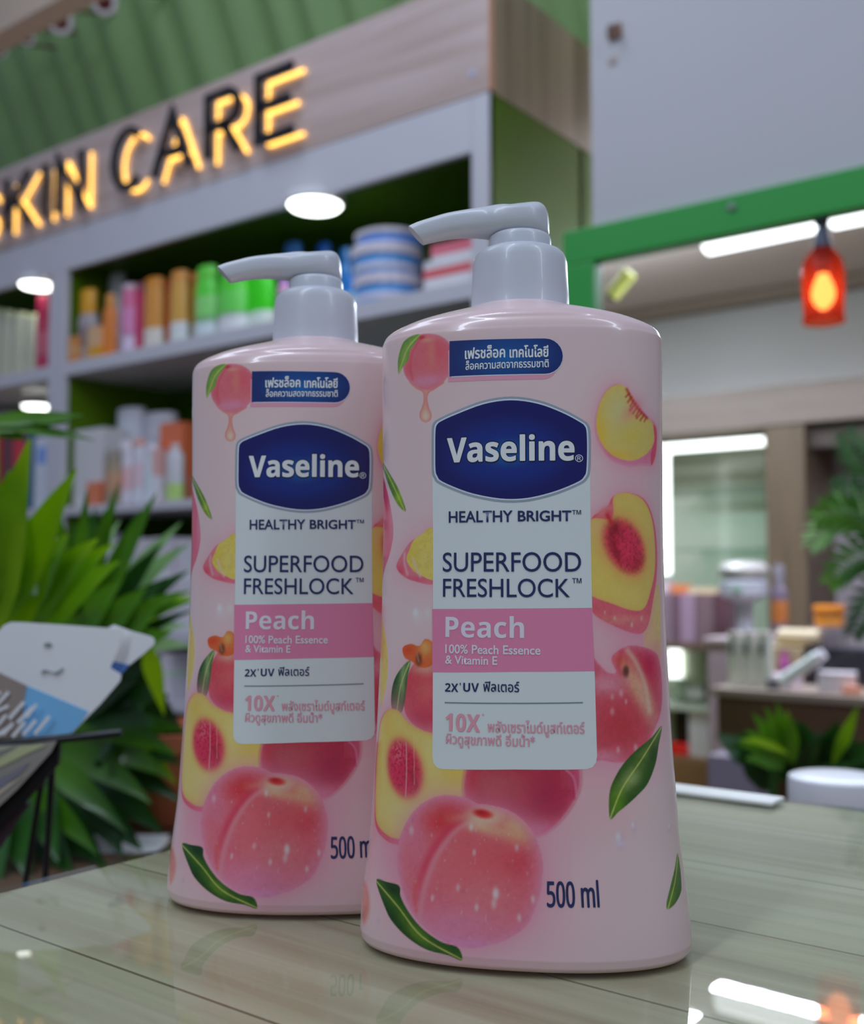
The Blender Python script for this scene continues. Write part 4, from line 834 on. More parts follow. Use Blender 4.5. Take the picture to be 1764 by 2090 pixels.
# middle shelf
GRP2 = 'products on the middle shelf'
z2 = z_s2t
M2 = [('box', 133, 164, 888, 'white carton with blue mark beside the divider on the middle shelf', dict(c=(148, 160, 186), spot=(84, 116, 196)), 0.05),
      ('box', 164, 226, 880, 'wide white carton under the palm leaf tip', dict(c=(150, 156, 168)), 0.08),
      ('box', 180, 244, 856, 'large pale lilac carton behind the wide white carton', dict(c=(154, 154, 172)), 0.28),
      ('tube', 222, 250, 918, 'brown grey bottle between white packs', dict(capc=(110, 110, 108), bodyc=(118, 110, 98), cap=0.2, top=0.95, labelc=(140, 110, 92)), 0.03),
      ('box', 188, 216, 984, 'small orange carton before the wide white carton', dict(c=(190, 92, 66), d=0.02), 0.02),
      ('tube', 246, 300, 834, 'tall white bottle with wide cap, in the middle of the middle shelf', dict(capc=(152, 162, 186), bodyc=(152, 162, 186), cap=0.4, top=0.95), 0.17),
      ('tube', 250, 276, 900, 'slim white bottle with pink print below the tall wide cap', dict(capc=(160, 160, 178), bodyc=(156, 160, 180), cap=0.2, top=0.9, labelc=(170, 138, 150)), 0.06),
      ('tube', 277, 300, 896, 'slim white bottle with red tipped cap beside the pink printed one', dict(capc=(190, 120, 118), bodyc=(154, 162, 184), cap=0.12, top=0.9, labelc=(158, 146, 164)), 0.06),
      ('tube', 301, 364, 844, 'broad white bottle with domed cap beside the orange red pack', dict(capc=(150, 158, 176), bodyc=(154, 160, 174), cap=0.35, top=0.95), 0.18),
      ('tube', 301, 326, 906, 'white bottle with pale blue label before the broad white bottle', dict(capc=(156, 160, 180), bodyc=(154, 164, 186), cap=0.2, top=0.9, labelc=(146, 166, 184)), 0.06),
      ('box', 327, 348, 918, 'narrow salmon and white carton', dict(c=(180, 128, 130), band=(160, 164, 180), bz=(0.05, 0.5)), 0.07),
      ('tube', 346, 378, 906, 'white pear shaped bottle with green mark before the orange pack', dict(capc=(150, 150, 160), bodyc=(152, 158, 172), cap=0.12, top=0.5, foot=(130, 160, 96)), 0.04),
      ('box', 352, 400, 866, 'orange red carton behind the pear shaped bottle', dict(c=(202, 84, 56), band=(190, 96, 84), bz=(0.0, 0.35)), 0.14)]
for kind, a_, b_, t_, lab, kw, xo in M2: place(kind, a_, b_, t_, z2, lab, 'carton' if kind == 'box' else 'bottle', GRP2, xoff=xo, **kw)
for a_, b_, t_, c_, lab, xo in ((-30, 2, 900, (60, 16, 40), 'dark plum carton at the picture edge on the middle shelf', 0.06), (3, 26, 890, (140, 20, 36), 'red carton behind the upright palm leaf', 0.06), (28, 50, 880, (70, 30, 40), 'dark brown carton beside the red one', 0.06), (50, 72, 892, (150, 24, 44), 'crimson carton beside the dark brown one', 0.06),
                                (73, 96, 880, (30, 66, 96), 'dark teal carton against the divider on the middle shelf', 0.06), (-20, 44, 846, (140, 146, 146), 'grey white carton at the back of the middle shelf beyond the divider', 0.25)):
    place('box', a_, b_, t_, z2, lab, 'carton', 'dark cartons on the middle shelf', xoff=xo, c=c_)
# lower shelf
GRP3 = 'cartons on the lower shelf'
for k, (a_, b_, t_, c_, lab) in enumerate(((140, 196, 1110, (140, 150, 160), 'white carton on the lower shelf beside the divider'), (198, 262, 1090, (150, 156, 172), 'white carton behind the palm on the lower shelf'), (264, 318, 1104, (150, 158, 176), 'pale carton behind the drooping palm leaves'),
                                           (320, 352, 1100, (150, 154, 168), 'pale lilac carton on the lower shelf'), (354, 398, 1098, (152, 152, 172), 'lilac white carton touching the back bottle outline'), (400, 470, 1100, (150, 154, 170), 'white carton hidden mostly by the back bottle'))):
    place('box', a_, b_, t_, z_s3t, lab, 'carton', GRP3, xoff=0.12, c=c_, band=(170, 176, 190), bz=(0.55, 0.62), d=0.14)
for k, (a_, b_, t_, lab) in enumerate(((230, 300, 1352, 'white carton on the low shelf under the palm'), (302, 350, 1356, 'white carton on the low shelf behind the hanging leaf tip'), (352, 410, 1350, 'white carton on the low shelf by the back bottle'))):
    X, y, w = row(a_, b_, 0, 0.10, 1400); z0 = hz((a_ + b_) / 2, 1430, XF)
zc = hz(320, 1428, XF)
G().box(XF - 0.002, XF + DP, y_endL, y_d0, zc - 0.03, zc, 0.002).go('shelf', M_lam, cab)
for k, (a_, b_, t_, lab) in enumerate(((230, 300, 1316, 'white carton on the low shelf under the palm'), (302, 350, 1312, 'white carton on the low shelf behind the hanging leaf tip'), (352, 396, 1330, 'white carton on the low shelf by the back bottle'))):
    place('box', a_, b_, t_, zc, lab, 'carton', 'cartons on the low shelf', xoff=0.10, c=(150, 154, 172), band=(134, 160, 150), bz=(0.5, 0.6), d=0.14)

# ------------------------------------------------------------------ green corrugated canopy above, beam and spotlights
M_can = mat('sage_green_sheet', A(98, 130, 92, 1.0), 0.6, var=0.16, scale=3, stretch=(1, 1, 0.3))
g = G(); vs = []; fs = []; NYc = 220; y0c, y1c = 0.95, 5.6
prof_ = []
for i in range(NYc + 1):
    y = y0c + (y1c - y0c) * i / NYc; ph = (y / 0.155) % 1.0
    off = 0.030 * (1 if 0.18 < ph < 0.60 else 0) if False else 0.022 * math.tanh(2.2 * math.sin(2 * math.pi * y / 0.19 + 0.8 * math.sin(y * 5.1))) + 0.014 * math.sin(2 * math.pi * y / 0.53 + 1)
    for (X, Z_) in ((2.74, ez + 1.46), (2.02, ez + 2.95)): vs.append((X + off * 0.9, y, Z_ + off * 0.45))
for i in range(NYc): fs.append((2 * i, 2 * i + 2, 2 * i + 3, 2 * i + 1))
n = len(vs); vs += [(x + 0.006, y, z + 0.003) for x, y, z in vs]; fs += [(f[3] + n, f[2] + n, f[1] + n, f[0] + n) for f in fs]
can = mesh('corrugated_canopy', vs, fs, M_can, None, True); tag(can, 'sage green ribbed sheet leaning over the shelving cabinet', 'canopy')
pb_ = onX(0, 40, 2.0); pc_ = onX(180, -30, 2.0)
g = G(); g.box(1.78, 1.86, 2.60, 5.4, onX(60, 44, 1.8).z, onX(60, 44, 1.8).z + 0.12, 0.004)
tag(g.go('ceiling_beam', mat('beige_beam', A(132, 124, 118), 0.6), None), 'beige beam crossing the top corner over the ribbed green sheet', 'beam')
M_spot = mat('spot_white', A(160, 160, 176), 0.4); M_spotd = mat('spot_dark_red', A(70, 30, 32), 0.35)
for px, py, r, lab in ((124, 42, 0.046, 'white ringed spotlight with dark red centre over the letter I'), (214, 2, 0.045, 'white ringed spotlight at the top picture edge'), (56, 76, 0.028, 'small bluish spotlight over the letter K'), (2, 105, 0.022, 'tiny dark spotlight at the picture edge')):
    p = onX(px, py, 2.16); T = (EYE + Vector((0.2, 0.7, -0.1)) - p).to_track_quat('Z', 'Y').to_matrix().to_4x4()
    o = empty('spotlight', p); o.rotation_euler = (0, 0, 0)
    G().lathe([(r * 0.66, 0.03), (r * 0.95, 0.028), (r, 0.018), (r, -0.02), (r * 0.7, -0.07)], 28, T).go('lamp_ring', M_spot, o, True)
    G().lathe([(r * 0.60, 0.0301), (r * 0.4, 0.036), (0.001, 0.038)], 24, T).go('lamp_lens', M_spotd, o, True)
    q = (T @ Vector((0, 0, -0.065))); G().tube([q, q + Vector((0.03, 0, 0.04)), q + Vector((0.34 - r * 2, 0, 0.12))], 0.006, 8).go('bracket', M_spotd, o, True)
    tag(o, lab, 'spotlight', 'spotlights under the ribbed sheet')

# hook and chip on the white wall
p = onX(1257, 66, WXF)
o = empty('wall_hook', p); tag(o, 'small brown hook fixed high on the white wall', 'hook')
G().box(-0.008, 0, -0.014, 0.014, -0.016, 0.016, 0.003).go('hook_plate', mat('brown_metal', A(92, 70, 60), 0.5), o)
G().tube([(-0.008, 0, 0.004), (-0.026, 0, 0.002), (-0.030, 0, -0.012), (-0.022, 0, -0.022)], 0.0045, 8).go('hook_arm', mat('brown_dark_metal', A(80, 66, 62), 0.45), o, True)
p = onX(1251, 124, WXF); g = G().lathe([(0.009, 0), (0.011, 0.001), (0.007, 0.004), (0.0, 0.004)], 14, Matrix.Translation(p) @ Matrix.Rotation(-math.pi / 2, 4, 'Y'))
tag(g.go('wall_plug', mat('grey_plug', A(122, 118, 122), 0.6), None, True), 'small grey plug in the white wall below the hook', 'wall plug')

# ------------------------------------------------------------------ behind the green frame
# pendant lamp
pl = onX(1680, 560, WXF - 0.006); LX, LY = pl.x, pl.y
zt1 = onX(1680, 502, LX).z; zb1 = onX(1680, 660, LX).z; zbulb = onX(1680, 590, LX).z
o = empty('pendant_lamp', (LX, LY, zb1)); Hs = zt1 - zb1
rs = 40 / FPX * (EYE - Vector((LX, LY, ez))).length
M_shade = bpy.data.materials.new('red_amber_glass'); M_shade.use_nodes = True
nt = M_shade.node_tree; nt.nodes.clear(); L = nt.links.new
out = nt.nodes.new('ShaderNodeOutputMaterial'); tr = nt.nodes.new('ShaderNodeBsdfTransparent'); tl = nt.nodes.new('ShaderNodeBsdfTranslucent'); df = nt.nodes.new('ShaderNodeBsdfPrincipled'); m1 = nt.nodes.new('ShaderNodeMixShader'); m2 = nt.nodes.new('ShaderNodeMixShader'); nz = nt.nodes.new('ShaderNodeTexNoise')
nz.inputs['Scale'].default_value = 60; tr.inputs[0].default_value = (1.0, 0.60, 0.42, 1); tl.inputs[0].default_value = (1.0, 0.16, 0.06, 1); df.inputs['Base Color'].default_value = (0.35, 0.03, 0.03, 1); df.inputs['Roughness'].default_value = 0.15
m1.inputs[0].default_value = 0.14; L(tr.outputs[0], m1.inputs[1]); L(tl.outputs[0], m1.inputs[2]); m2.inputs[0].default_value = 0.25; L(m1.outputs[0], m2.inputs[1]); L(df.outputs[0], m2.inputs[2]); L(m2.outputs[0], out.inputs[0])
prof = [(rs * 0.96, 0), (rs * 1.0, 0.004), (rs * 0.94, Hs * 0.10), (rs * 1.0, Hs * 0.45), (rs * 1.02, Hs * 0.62), (rs * 0.92, Hs * 0.80), (rs * 0.62, Hs * 0.93), (rs * 0.40, Hs * 0.985)]
vs = []; fs = []; N = 36
for rr, zz in prof + [(r_ - 0.0022, z_) for r_, z_ in reversed(prof)]:
    for j in range(N): a = 2 * math.pi * j / N; rb = rr * (1 + 0.015 * math.cos(12 * a)); vs.append((rb * math.cos(a), rb * math.sin(a), zz))
K = len(prof) * 2
for i in range(K):
    for j in range(N): fs.append((i * N + j, i * N + (j + 1) % N, ((i + 1) % K) * N + (j + 1) % N, ((i + 1) % K) * N + j))
mesh('lamp_shade', vs, fs, M_shade, o, True)
G().lathe([(0.005, -0.004), (0.014, 0.004), (0.0195, 0.016), (0.0200, 0.028), (0.015, 0.044), (0.011, 0.052), (0.009, 0.060)], 24, Matrix.Translation((0, 0, zbulb - zb1 - 0.032))).go('light_bulb', mat('warm_bulb', (0.9, 0.7, 0.5), 0.3, emit=(1.0, 0.70, 0.30), es=7.5), o, True)
M_sock = mat('dark_blue_grey_metal', A(50, 56, 74), 0.4, metal=0.4)
G().lathe([(rs * 0.30, zbulb - zb1 + 0.026), (rs * 0.42, Hs * 0.96), (rs * 0.44, Hs * 1.0), (rs * 0.36, Hs + 0.012), (rs * 0.30, Hs + 0.028), (rs * 0.16, Hs + 0.036), (rs * 0.12, Hs + 0.044)], 24).go('lamp_socket', M_sock, o, True)
G().lathe([(rs * 0.16, Hs + 0.030), (rs * 0.2, zb - zb1 - 0.014), (rs * 0.34, zb - zb1 - 0.010), (rs * 0.36, zb - zb1 + 0.0005)], 14).go('hanging_cord', mat('black_cord', (0.012, 0.012, 0.016), 0.5), o, True)
tag(o, 'small pendant lamp with glowing red amber glass shade, hanging from the green frame', 'pendant lamp')

# fluorescent battens
def batten(pa_, pb_, zz, label, r=0.019, es=3.2, body=True):
    a, b = onZ(*pa_, zz), onZ(*pb_, zz); d = (b - a); o = empty('tube_lamp', (a + b) / 2, math.atan2(d.y, d.x)); L_ = d.length
    G().tube([(-L_ / 2, 0, 0), (-L_ / 2 + 0.01, 0, 0), (L_ / 2 - 0.01, 0, 0), (L_ / 2, 0, 0)], [r * 0.7, r, r, r * 0.7], 16).go('glowing_tube', mat('fluorescent_glow', (0.9, 0.9, 0.9), 0.4, emit=(0.93, 1.0, 1.03), es=es), o, True)
    if body: G().box(-L_ / 2 - 0.01, L_ / 2 + 0.01, -r * 0.5, r * 0.5, r * 1.02, r * 1.02 + 0.03, 0.003).go('lamp_body', M_lring, o)
    for dz, tz, pw in ((-r - 0.002, -1.0, 15), (r + 0.036, 1.0, 9)):
        l = area('tube_lamp_light', (o.location.x, o.location.y, zz + dz), (o.location.x, o.location.y, zz + dz + tz), min(L_, 1.3), 2 * r, pw, (0.74, 0.84, 1.0)); l.rotation_euler = (0 if tz < 0 else math.pi, 0, o.rotation_euler.z)
    return tag(o, label, 'tube lamp', 'fluorescent tubes in the room behind the green frame')
ZT = ez + 1.06
batten((1440, 500), (1668, 452), ZT, 'long white fluorescent tube seen under the green frame, ending at the pendant cord', r=0.034)
batten((1694, 446), (2000, 385), ZT, 'white fluorescent tube beyond the pendant cord', r=0.034)
gc = G()
for px, py in ((1470, 494), (1640, 458), (1730, 438), (1900, 405)):
    p = onZ(px, py, ZT); gc.tube([(p.x, p.y, ZT + 0.065), (p.x, p.y, 2.42)], 0.003, 6)
struct('trim_2', gc, M_lring)
cb = [onX(x, y, 4.995) for x, y in ((1290, 590), (1305, 600), (1330, 606), (1400, 596), (1500, 580), (1640, 555), (1764, 540))]
# leaning yellow roll in the corner
a, b = onX(1248, 604, 3.2), onX(1288, 556, 3.2); a.y += 0.0
o = empty('wall_roll', a); d = b - a; RR = 0.8
G().tube([(0, 0, 0), d * 0.03, d * 0.97, d], [0.021, 0.025, 0.025, 0.021], 18).go('paper_roll', mat('pale_yellow_green_paper', A(150, 160, 92), 0.6, var=0.04), o, True)
G().tube([-d * 0.12, (0, 0, 0)], 0.02, 14).go('dark_core', mat('dark_core', A(84, 78, 84), 0.6), o, True)
G().tube([d * 0.5, Vector((d.x * 0.5, d.y * 0.5, 2.42 - a.z))], 0.004, 8).go('hanging_cord', M_lring, o, True)
tag(o, 'pale yellow green roll hanging askew in the corner of the green frame', 'paper roll')

# wooden display cabinet with light strips
XB = 4.55
M_pale = wood('pale_ash_laminate', [A(78, 71, 67), A(90, 84, 84), A(92, 88, 91), A(86, 78, 74)], along='Y', plank=3, length=9, grain=(20, 1.5, 20), seam=0.0, rough=0.45, up='Z')
M_post = wood('taupe_wood', [A(54, 46, 38), A(68, 59, 50), A(74, 65, 56), A(60, 50, 40)], along='Z', plank=3, length=9, grain=(16, 16, 1.2), seam=0.0, rough=0.5, up='Y')
M_glow = mat('strip_light_glow', (0.9, 0.95, 0.9), 0.4, emit=(0.93, 1.0, 0.97), es=2.6)
M_gpanel = mat('green_tinted_back_panel', A(128, 140, 136), 0.25, coat=0.4)
zbt, zbb = onX(1450, 802, XB).z, onX(1450, 880, XB).z
yA, yB, yC, yD = YX(1200, XB), YX(1562, XB), YX(1642, XB), YX(1990, XB)
dc = empty('display_cabinet', (0, 0, 0)); tag(dc, 'wooden display cabinet with white light strips, seen through the green frame', 'display cabinet')
G().box(XB - 0.01, 4.99, yD, yA, zbb, zbt, 0.004).go('header_board', M_pale, dc)
G().box(XB, 4.97, yC, yB, 0, zbb).go('wood_post', M_post, dc)
G().box(4.93, 4.985, yB, yA, 0, zbb).go('mirror_panel', M_gpanel, dc)
G().box(4.93, 4.985, yD, yC, 0, zbb - 0.0).go('grey_panel', mat('lavender_grey_board', A(124, 124, 140), 0.6), dc)
G().box(XB + 0.05, 4.93, yD, yC, zbb - 0.10, zbb - 0.005).go('header_shade', mat('painted_header_shade', A(48, 42, 40), 0.6), dc)  # dark box painted in for the shade beneath the header
XS = XB + 0.02
ya, yb2 = YX(1345, XS, 1040), YX(1366, XS, 1040); zh = onX(1455, 908, XS).z; hh = 9 / FPX * 4.7
G().box(XS, XS + 0.02, YX(1558, XS), ya, zh - hh, zh + hh, 0.004).go('light_strip', M_glow, dc)
G().box(XS, XS + 0.02, yb2, ya, onX(1355, 1172, XS).z, zh - hh, 0.004).go('light_strip', M_glow, dc)
for py in (1000, 1122): G().box(4.60, 4.93, yB, YX(1366, XS, 1000) , onX(1455, py, 4.7).z - 0.006, onX(1455, py, 4.7).z + 0.004).go('glass_shelf', glass('green_shelf_glass', (0.80, 0.88, 0.84), 1.45), dc)

# low counter shelf with purple boxes in front of it
XP = 3.95
zsh = onX(1420, 1312, XP).z
lc = empty('low_display_shelf', (0, 0, 0)); tag(lc, 'dark wood low shelf unit holding purple boxes, with a lit opening below', 'shelf unit')
yL, yR = YX(1280, XP, 1300), YX(1478, XP, 1300)
G().box(XP, XP + 0.35, yR, yL, zsh - 0.03, zsh, 0.003).go('shelf', mat('dark_brown_board', A(70, 58, 54), 0.5), lc)
G().box(XP, XP + 0.35, YX(1482, XP, 1450), YX(1450, XP, 1450), 0, zsh - 0.03).go('wood_post', M_post, lc)
G().box(XP + 0.33, XP + 0.35, YX(1450, XP, 1450), yL, 0.25, zsh - 0.03).go('back_panel', M_gpanel, lc)
zl = onX(1410, 1455, XP).z
G().box(XP, XP + 0.33, YX(1450, XP, 1450), yL, zl - 0.19, zl - 0.17).go('shelf', mat('dark_brown_board_b', A(90, 74, 60), 0.5), lc)
G().box(XP, XP + 0.02, YX(1450, XP, 1450), yL, 0.05, zl - 0.19).go('kick_board', mat('mid_brown_board', A(84, 66, 44), 0.5), lc)
XS2 = XP + 0.30
G().box(XS2, XS2 + 0.02, YX(1388, XS2, 1350), YX(1362, XS2, 1350), onX(1375, 1384, XS2).z, onX(1375, 1324, XS2).z, 0.004).go('light_strip', M_glow, lc)
def shelfbox(px0, px1, X, z0, ytop, c, name, label, cat, group=None, d=0.10, band=None, kind='box', **k):
    ya, yb_ = YX(px0, X, 1300), YX(px1, X, 1300); w = abs(ya - yb_) * 0.97; h = onX((px0 + px1) / 2, ytop, X).z - z0
    o = carton(w, h, d, c, band) if kind == 'box' else tube_bottle(w, h, bodyc=c, **k)
    o.name = name; put_obj(o, X + d / 2 + 0.01, (ya + yb_) / 2, z0); tag(o, label, cat, group); return o
for k, (a_, b_, c_, lab) in enumerate(((1322, 1346, (104, 84, 106), 'purple grey box at the edge of the front bottle'), (1347, 1370, (98, 86, 104), 'grey purple box first from the front bottle'), (1371, 1385, (80, 62, 80), 'dark purple box, narrow, second from the front bottle'), (1386, 1417, (112, 96, 122), 'pale mauve box in the middle of the purple row'),
                                       (1418, 1455, (84, 70, 82), 'dull purple box next to the mauve one'), (1456, 1486, (66, 46, 58), 'dark wine box at the end of the purple row'))):
    shelfbox(a_, b_, XP, zsh, 1212, c_, 'carton_box', lab, 'carton', 'purple boxes on the low shelf')
zt_ = onX(1400, 1212, XP).z
for px, w_, h_, c_, lab in ((1352, 0.07, 0.05, (150, 150, 170), 'white pack lying on the purple boxes'), (1391, 0.055, 0.035, (170, 96, 66), 'orange tub lying on the purple boxes'), (1440, 0.12, 0.022, (150, 140, 124), 'flat beige pack lying on the purple boxes')):
    o = carton(w_, h_, 0.07, c_); put_obj(o, XP + 0.06, YX(px, XP + 0.06, 1200), zt_ + 0.0005); tag(o, lab, 'carton', 'packs lying on the purple boxes')
zls = zl - 0.17
shelfbox(1400, 1448, XP + 0.02, zls, 1446, (134, 140, 150), 'carton_box', 'tall white carton in the lower opening of the dark shelf unit', 'carton')
shelfbox(1372, 1398, XP + 0.06, zls, 1448, (16, 14, 20), 'carton_box', 'black carton in the lower opening of the dark shelf unit', 'carton')
shelfbox(1352, 1396, XP - 0.005, zls, 1520, (150, 24, 26), 'carton_box', 'flat red pack at the foot of the black carton', 'carton', d=0.05)
zj = zls + 0.30
o = jar(0.03, 0.09, (140, 160, 156), (150, 170, 164)); put_obj(o, XP + 0.16, YX(1390, XP + 0.16, 1380), onX(1390, 1430, XP + 0.16).z); tag(o, 'pale green glass jar below the short light strip', 'jar')
o2 = carton(0.07, 0.05, 0.06, (140, 146, 156)); put_obj(o2, XP + 0.12, YX(1425, XP + 0.12, 1400), onX(1425, 1424, XP + 0.12).z); tag(o2, 'small grey white pack beside the pale green jar', 'carton')
G().box(XP + 0.02, XP + 0.33, YX(1450, XP, 1450), yL, onX(1390, 1430, XP + 0.16).z - 0.02, onX(1390, 1430, XP + 0.16).z - 0.0005).go('shelf', M_gpanel, lc)

# brown table with products
XT = 3.05
ztb = onX(1600, 1412, XT).z
tb = empty('display_table', (0, 0, 0)); tag(tb, 'dark brown display table crowded with white packs behind the green frame', 'table')
yTl, yTr = YX(1452, XT, 1420), YX(1990, XT, 1420)
M_tw = wood('walnut_board', [A(52, 38, 30), A(64, 46, 38), A(72, 54, 44)], along='Y', plank=3, length=9, grain=(18, 1.6, 18), seam=0.0, rough=0.45, up='Z')
G().box(XT, XT + 0.5, yTr, yTl, ztb - 0.025, ztb, 0.003).go('table_top', mat('grey_taupe_board', A(104, 98, 98), 0.4, var=0.04), tb)
G().box(XT + 0.02, XT + 0.04, yTr, yTl - 0.01, ztb - 0.16, ztb - 0.025).go('apron', M_tw, tb)
for yy in (yTl - 0.07, yTr + 0.02):
    for xx in (XT + 0.03, XT + 0.43): G().box(xx, xx + 0.05, yy, yy + 0.05, 0, ztb - 0.026).go('leg', M_tw, tb)
GW = 'products on the brown table'
for a_, b_, lab in ((1474, 1502, 'white bottle with dark mark, first of the tall white trio from the wood post'), (1503, 1532, 'white bottle with dark mark, middle one of the tall white trio'), (1533, 1566, 'white bottle with dark mark, last one of the tall white trio')):
    o = shelfbox(a_, b_, XT + 0.03, ztb, 1290, (158, 166, 170), 'cosmetic_bottle', lab, 'bottle', 'tall white trio on the brown table', d=0.07, kind='tube', capc=(178, 156, 166), cap=0.10, top=0.95)
    G().box(-0.006, 0.006, -0.040, -0.0345, 0.095, 0.135, 0.002).go('printed_mark', mat('dark_mark', A(70, 76, 84), 0.5), o).location = (0, 0.013, 0)
def tilted(px0, py0, px1, py1, X, r0, r1, c, name, label, cat):
    a, b = onX(px0, py0, X), onX(px1, py1, X); a.z = max(a.z, ztb + r0 * 1.0); o = empty(name, a); d = b - a
    G().tube([(0, 0, 0), d * 0.02, d * 0.75, d * 0.8, d], [r0 * 0.9, r0, r1, r1 * 1.1, r1 * 1.05], 16).go('tube_body', PM(c), o, True)
    G().tube([d * 1.0, d * 1.12], r1 * 0.9, 14).go('tube_cap', PM((164, 160, 184)), o, True)
    return tag(o, label, cat, GW)
tilted(1596, 1398, 1672, 1340, XT + 0.05, 0.022, 0.017, (152, 164, 176), 'squeeze_tube', 'white squeeze tube leaning up to one side, before the black case', 'tube')
o = carton(0.12, 0.11, 0.12, (120, 114, 96)); put_obj(o, XT + 0.30, YX(1610, XT + 0.3, 1340), ztb); tag(o, 'beige carton behind the leaning white tube', 'carton', GW)
zbx = ztb + 0.1205
o = empty('cream_roll', (XT + 0.30, YX(1632, XT + 0.3, 1300), zbx + 0.0275 - 0.01)); G().tube([(0, 0.065, 0), (0, 0.06, 0), (0, -0.06, 0), (0, -0.065, 0)], [0.022, 0.027, 0.027, 0.022], 20).go('roll_body', PM((134, 126, 112)), o, True); G().tube([(0, 0.0655, 0), (0, 0.072, 0)], 0.012, 12).go('roll_core', PM((124, 110, 96)), o, True)
tag(o, 'cream coloured roll lying on the beige carton', 'roll', GW)
o = carton(0.09, 0.17, 0.09, (96, 92, 106)); put_obj(o, XT + 0.38, YX(1694, XT + 0.38, 1340), ztb); tag(o, 'grey carton standing behind, under the orange tub', 'carton', GW)
o = jar(0.048, 0.065, (176, 98, 30), (178, 104, 40)); put_obj(o, XT + 0.38, YX(1694, XT + 0.38, 1300), ztb + 0.1705); tag(o, 'orange tub set on the grey carton', 'tub', GW)
o = carton(0.30, 0.11, 0.10, (12, 12, 26)); put_obj(o, XT + 0.30, YX(1764, XT + 0.3, 1370), ztb); tag(o, 'black case lying behind the white pack at the picture edge', 'case', GW)
o = carton(0.10, 0.055, 0.08, (160, 160, 178)); put_obj(o, XT + 0.09, YX(1710, XT + 0.09, 1390), ztb, 0.2); tag(o, 'white pack lying before the black case', 'carton', GW)
o = carton(0.045, 0.02, 0.05, (176, 110, 96)); put_obj(o, XT + 0.02 + 0.03, YX(1738, XT + 0.04, 1400), ztb, 0.1); tag(o, 'small salmon pack at the front edge of the brown table', 'carton', GW)
o = carton(0.11, 0.035, 0.08, (164, 154, 180)); put_obj(o, XT + 0.14, YX(1590, XT + 0.14, 1390), ztb, -0.15); tag(o, 'flat lilac white pack behind the leaning tube', 'carton', GW)
o = carton(0.035, 0.025, 0.03, (60, 64, 76)); put_obj(o, XT + 0.05, YX(1578, XT + 0.05, 1390), ztb, 0.4); tag(o, 'small dark grey pack between the white trio and the leaning tube', 'carton', GW)
o = tube_bottle(0.03, 0.10, (110, 40, 100), (110, 50, 110), cap=0.2); put_obj(o, XT + 0.16, YX(1587, XT + 0.16, 1300), ztb + 0.1205 - 0.12); o.location.x = XT + 0.215; o.location.z = ztb; tag(o, 'purple bottle behind the flat lilac pack', 'bottle', GW)
# white pump dispenser and dark bottle behind
XD = 3.75
zd0 = ztb
st_ = empty('display_plinth', (0, 0, 0)); tag(st_, 'tall grey plinth behind the white trio carrying the white tiered rack', 'plinth')
yP = YX(1520, XD, 1250)
G().box(XD - 0.10, XD + 0.12, yP - 0.16, yP + 0.10, 0, onX(1520, 1300, XD).z - 0.02, 0.004).go('plinth_body', mat('grey_lilac_board', A(112, 104, 118), 0.6), st_)
G().box(XD - 0.11, XD + 0.13, yP - 0.17, yP + 0.11, onX(1520, 1300, XD).z - 0.02, onX(1520, 1300, XD).z, 0.003).go('plinth_top', mat('grey_board_top', A(126, 120, 132), 0.6), st_)
zp0 = onX(1520, 1300, XD).z; hU = onX(1520, 1145, XD).z - zp0
o = empty('tiered_rack', (XD, yP, zp0)); G().lathe([(0.05, 0), (0.05, 0.01), (0.03, 0.02), (0.03, hU * 0.45), (0.06, hU * 0.5), (0.085, hU * 0.55), (0.085, hU * 0.72), (0.07, hU * 0.78)], 28).go('rack_body', PM((118, 124, 142)), o, True)
G().lathe([(0.05, hU * 0.78), (0.085, hU * 0.80), (0.09, hU * 0.90), (0.07, hU * 0.98), (0.01, hU)], 28).go('rack_top', PM((122, 124, 132)), o, True)
G().box(-0.02, 0.0, 0.01, 0.03, hU * 0.60, hU * 0.66).go('printed_mark', PM((90, 126, 116)), o).location = (-0.078, -0.03, 0)
tag(o, 'white rack with wide domed top on the grey plinth', 'rack')
o = tube_bottle(0.06, hU * 0.95, (84, 84, 100), (74, 68, 88), labelc=(120, 74, 40), cap=0.3, top=0.6); put_obj(o, XD + 0.02, yP - 0.12, zp0); tag(o, 'dark purple grey bottle with brown band beside the domed white rack', 'bottle')

# ------------------------------------------------------------------ foliage
def leafmat(name, c, c2):
    M = bpy.data.materials.new(name); M.use_nodes = True; nt = M.node_tree; b = nt.nodes['Principled BSDF']; L = nt.links.new
    tc = nt.nodes.new('ShaderNodeTexCoord'); nz = nt.nodes.new('ShaderNodeTexNoise'); L(tc.outputs['Object'], nz.inputs['Vector']); nz.inputs['Scale'].default_value = 9
    rp = ramp(nt, [(0.35, c), (0.65, c2)]); L(nz.outputs['Fac'], rp.inputs[0]); L(rp.outputs[0], b.inputs['Base Color']); b.inputs['Roughness'].default_value = 0.38; b.inputs['Coat Weight'].default_value = 0.15
    tl = nt.nodes.new('ShaderNodeBsdfTranslucent'); L(rp.outputs[0], tl.inputs[0]); mx = nt.nodes.new('ShaderNodeMixShader'); mx.inputs[0].default_value = 0.25
    out = nt.nodes['Material Output']; L(b.outputs[0], mx.inputs[1]); L(tl.outputs[0], mx.inputs[2]); L(mx.outputs[0], out.inputs[0]); return M
M_l1 = leafmat('bright_leaf', A(70, 118, 4), A(110, 150, 6)); M_l2 = leafmat('mid_leaf', A(30, 70, 8), A(58, 104, 12)); M_l3 = leafmat('dark_leaf', A(14, 40, 12), A(30, 70, 22)); M_l4 = leafmat('grey_green_leaf', A(90, 130, 84), A(120, 158, 116))
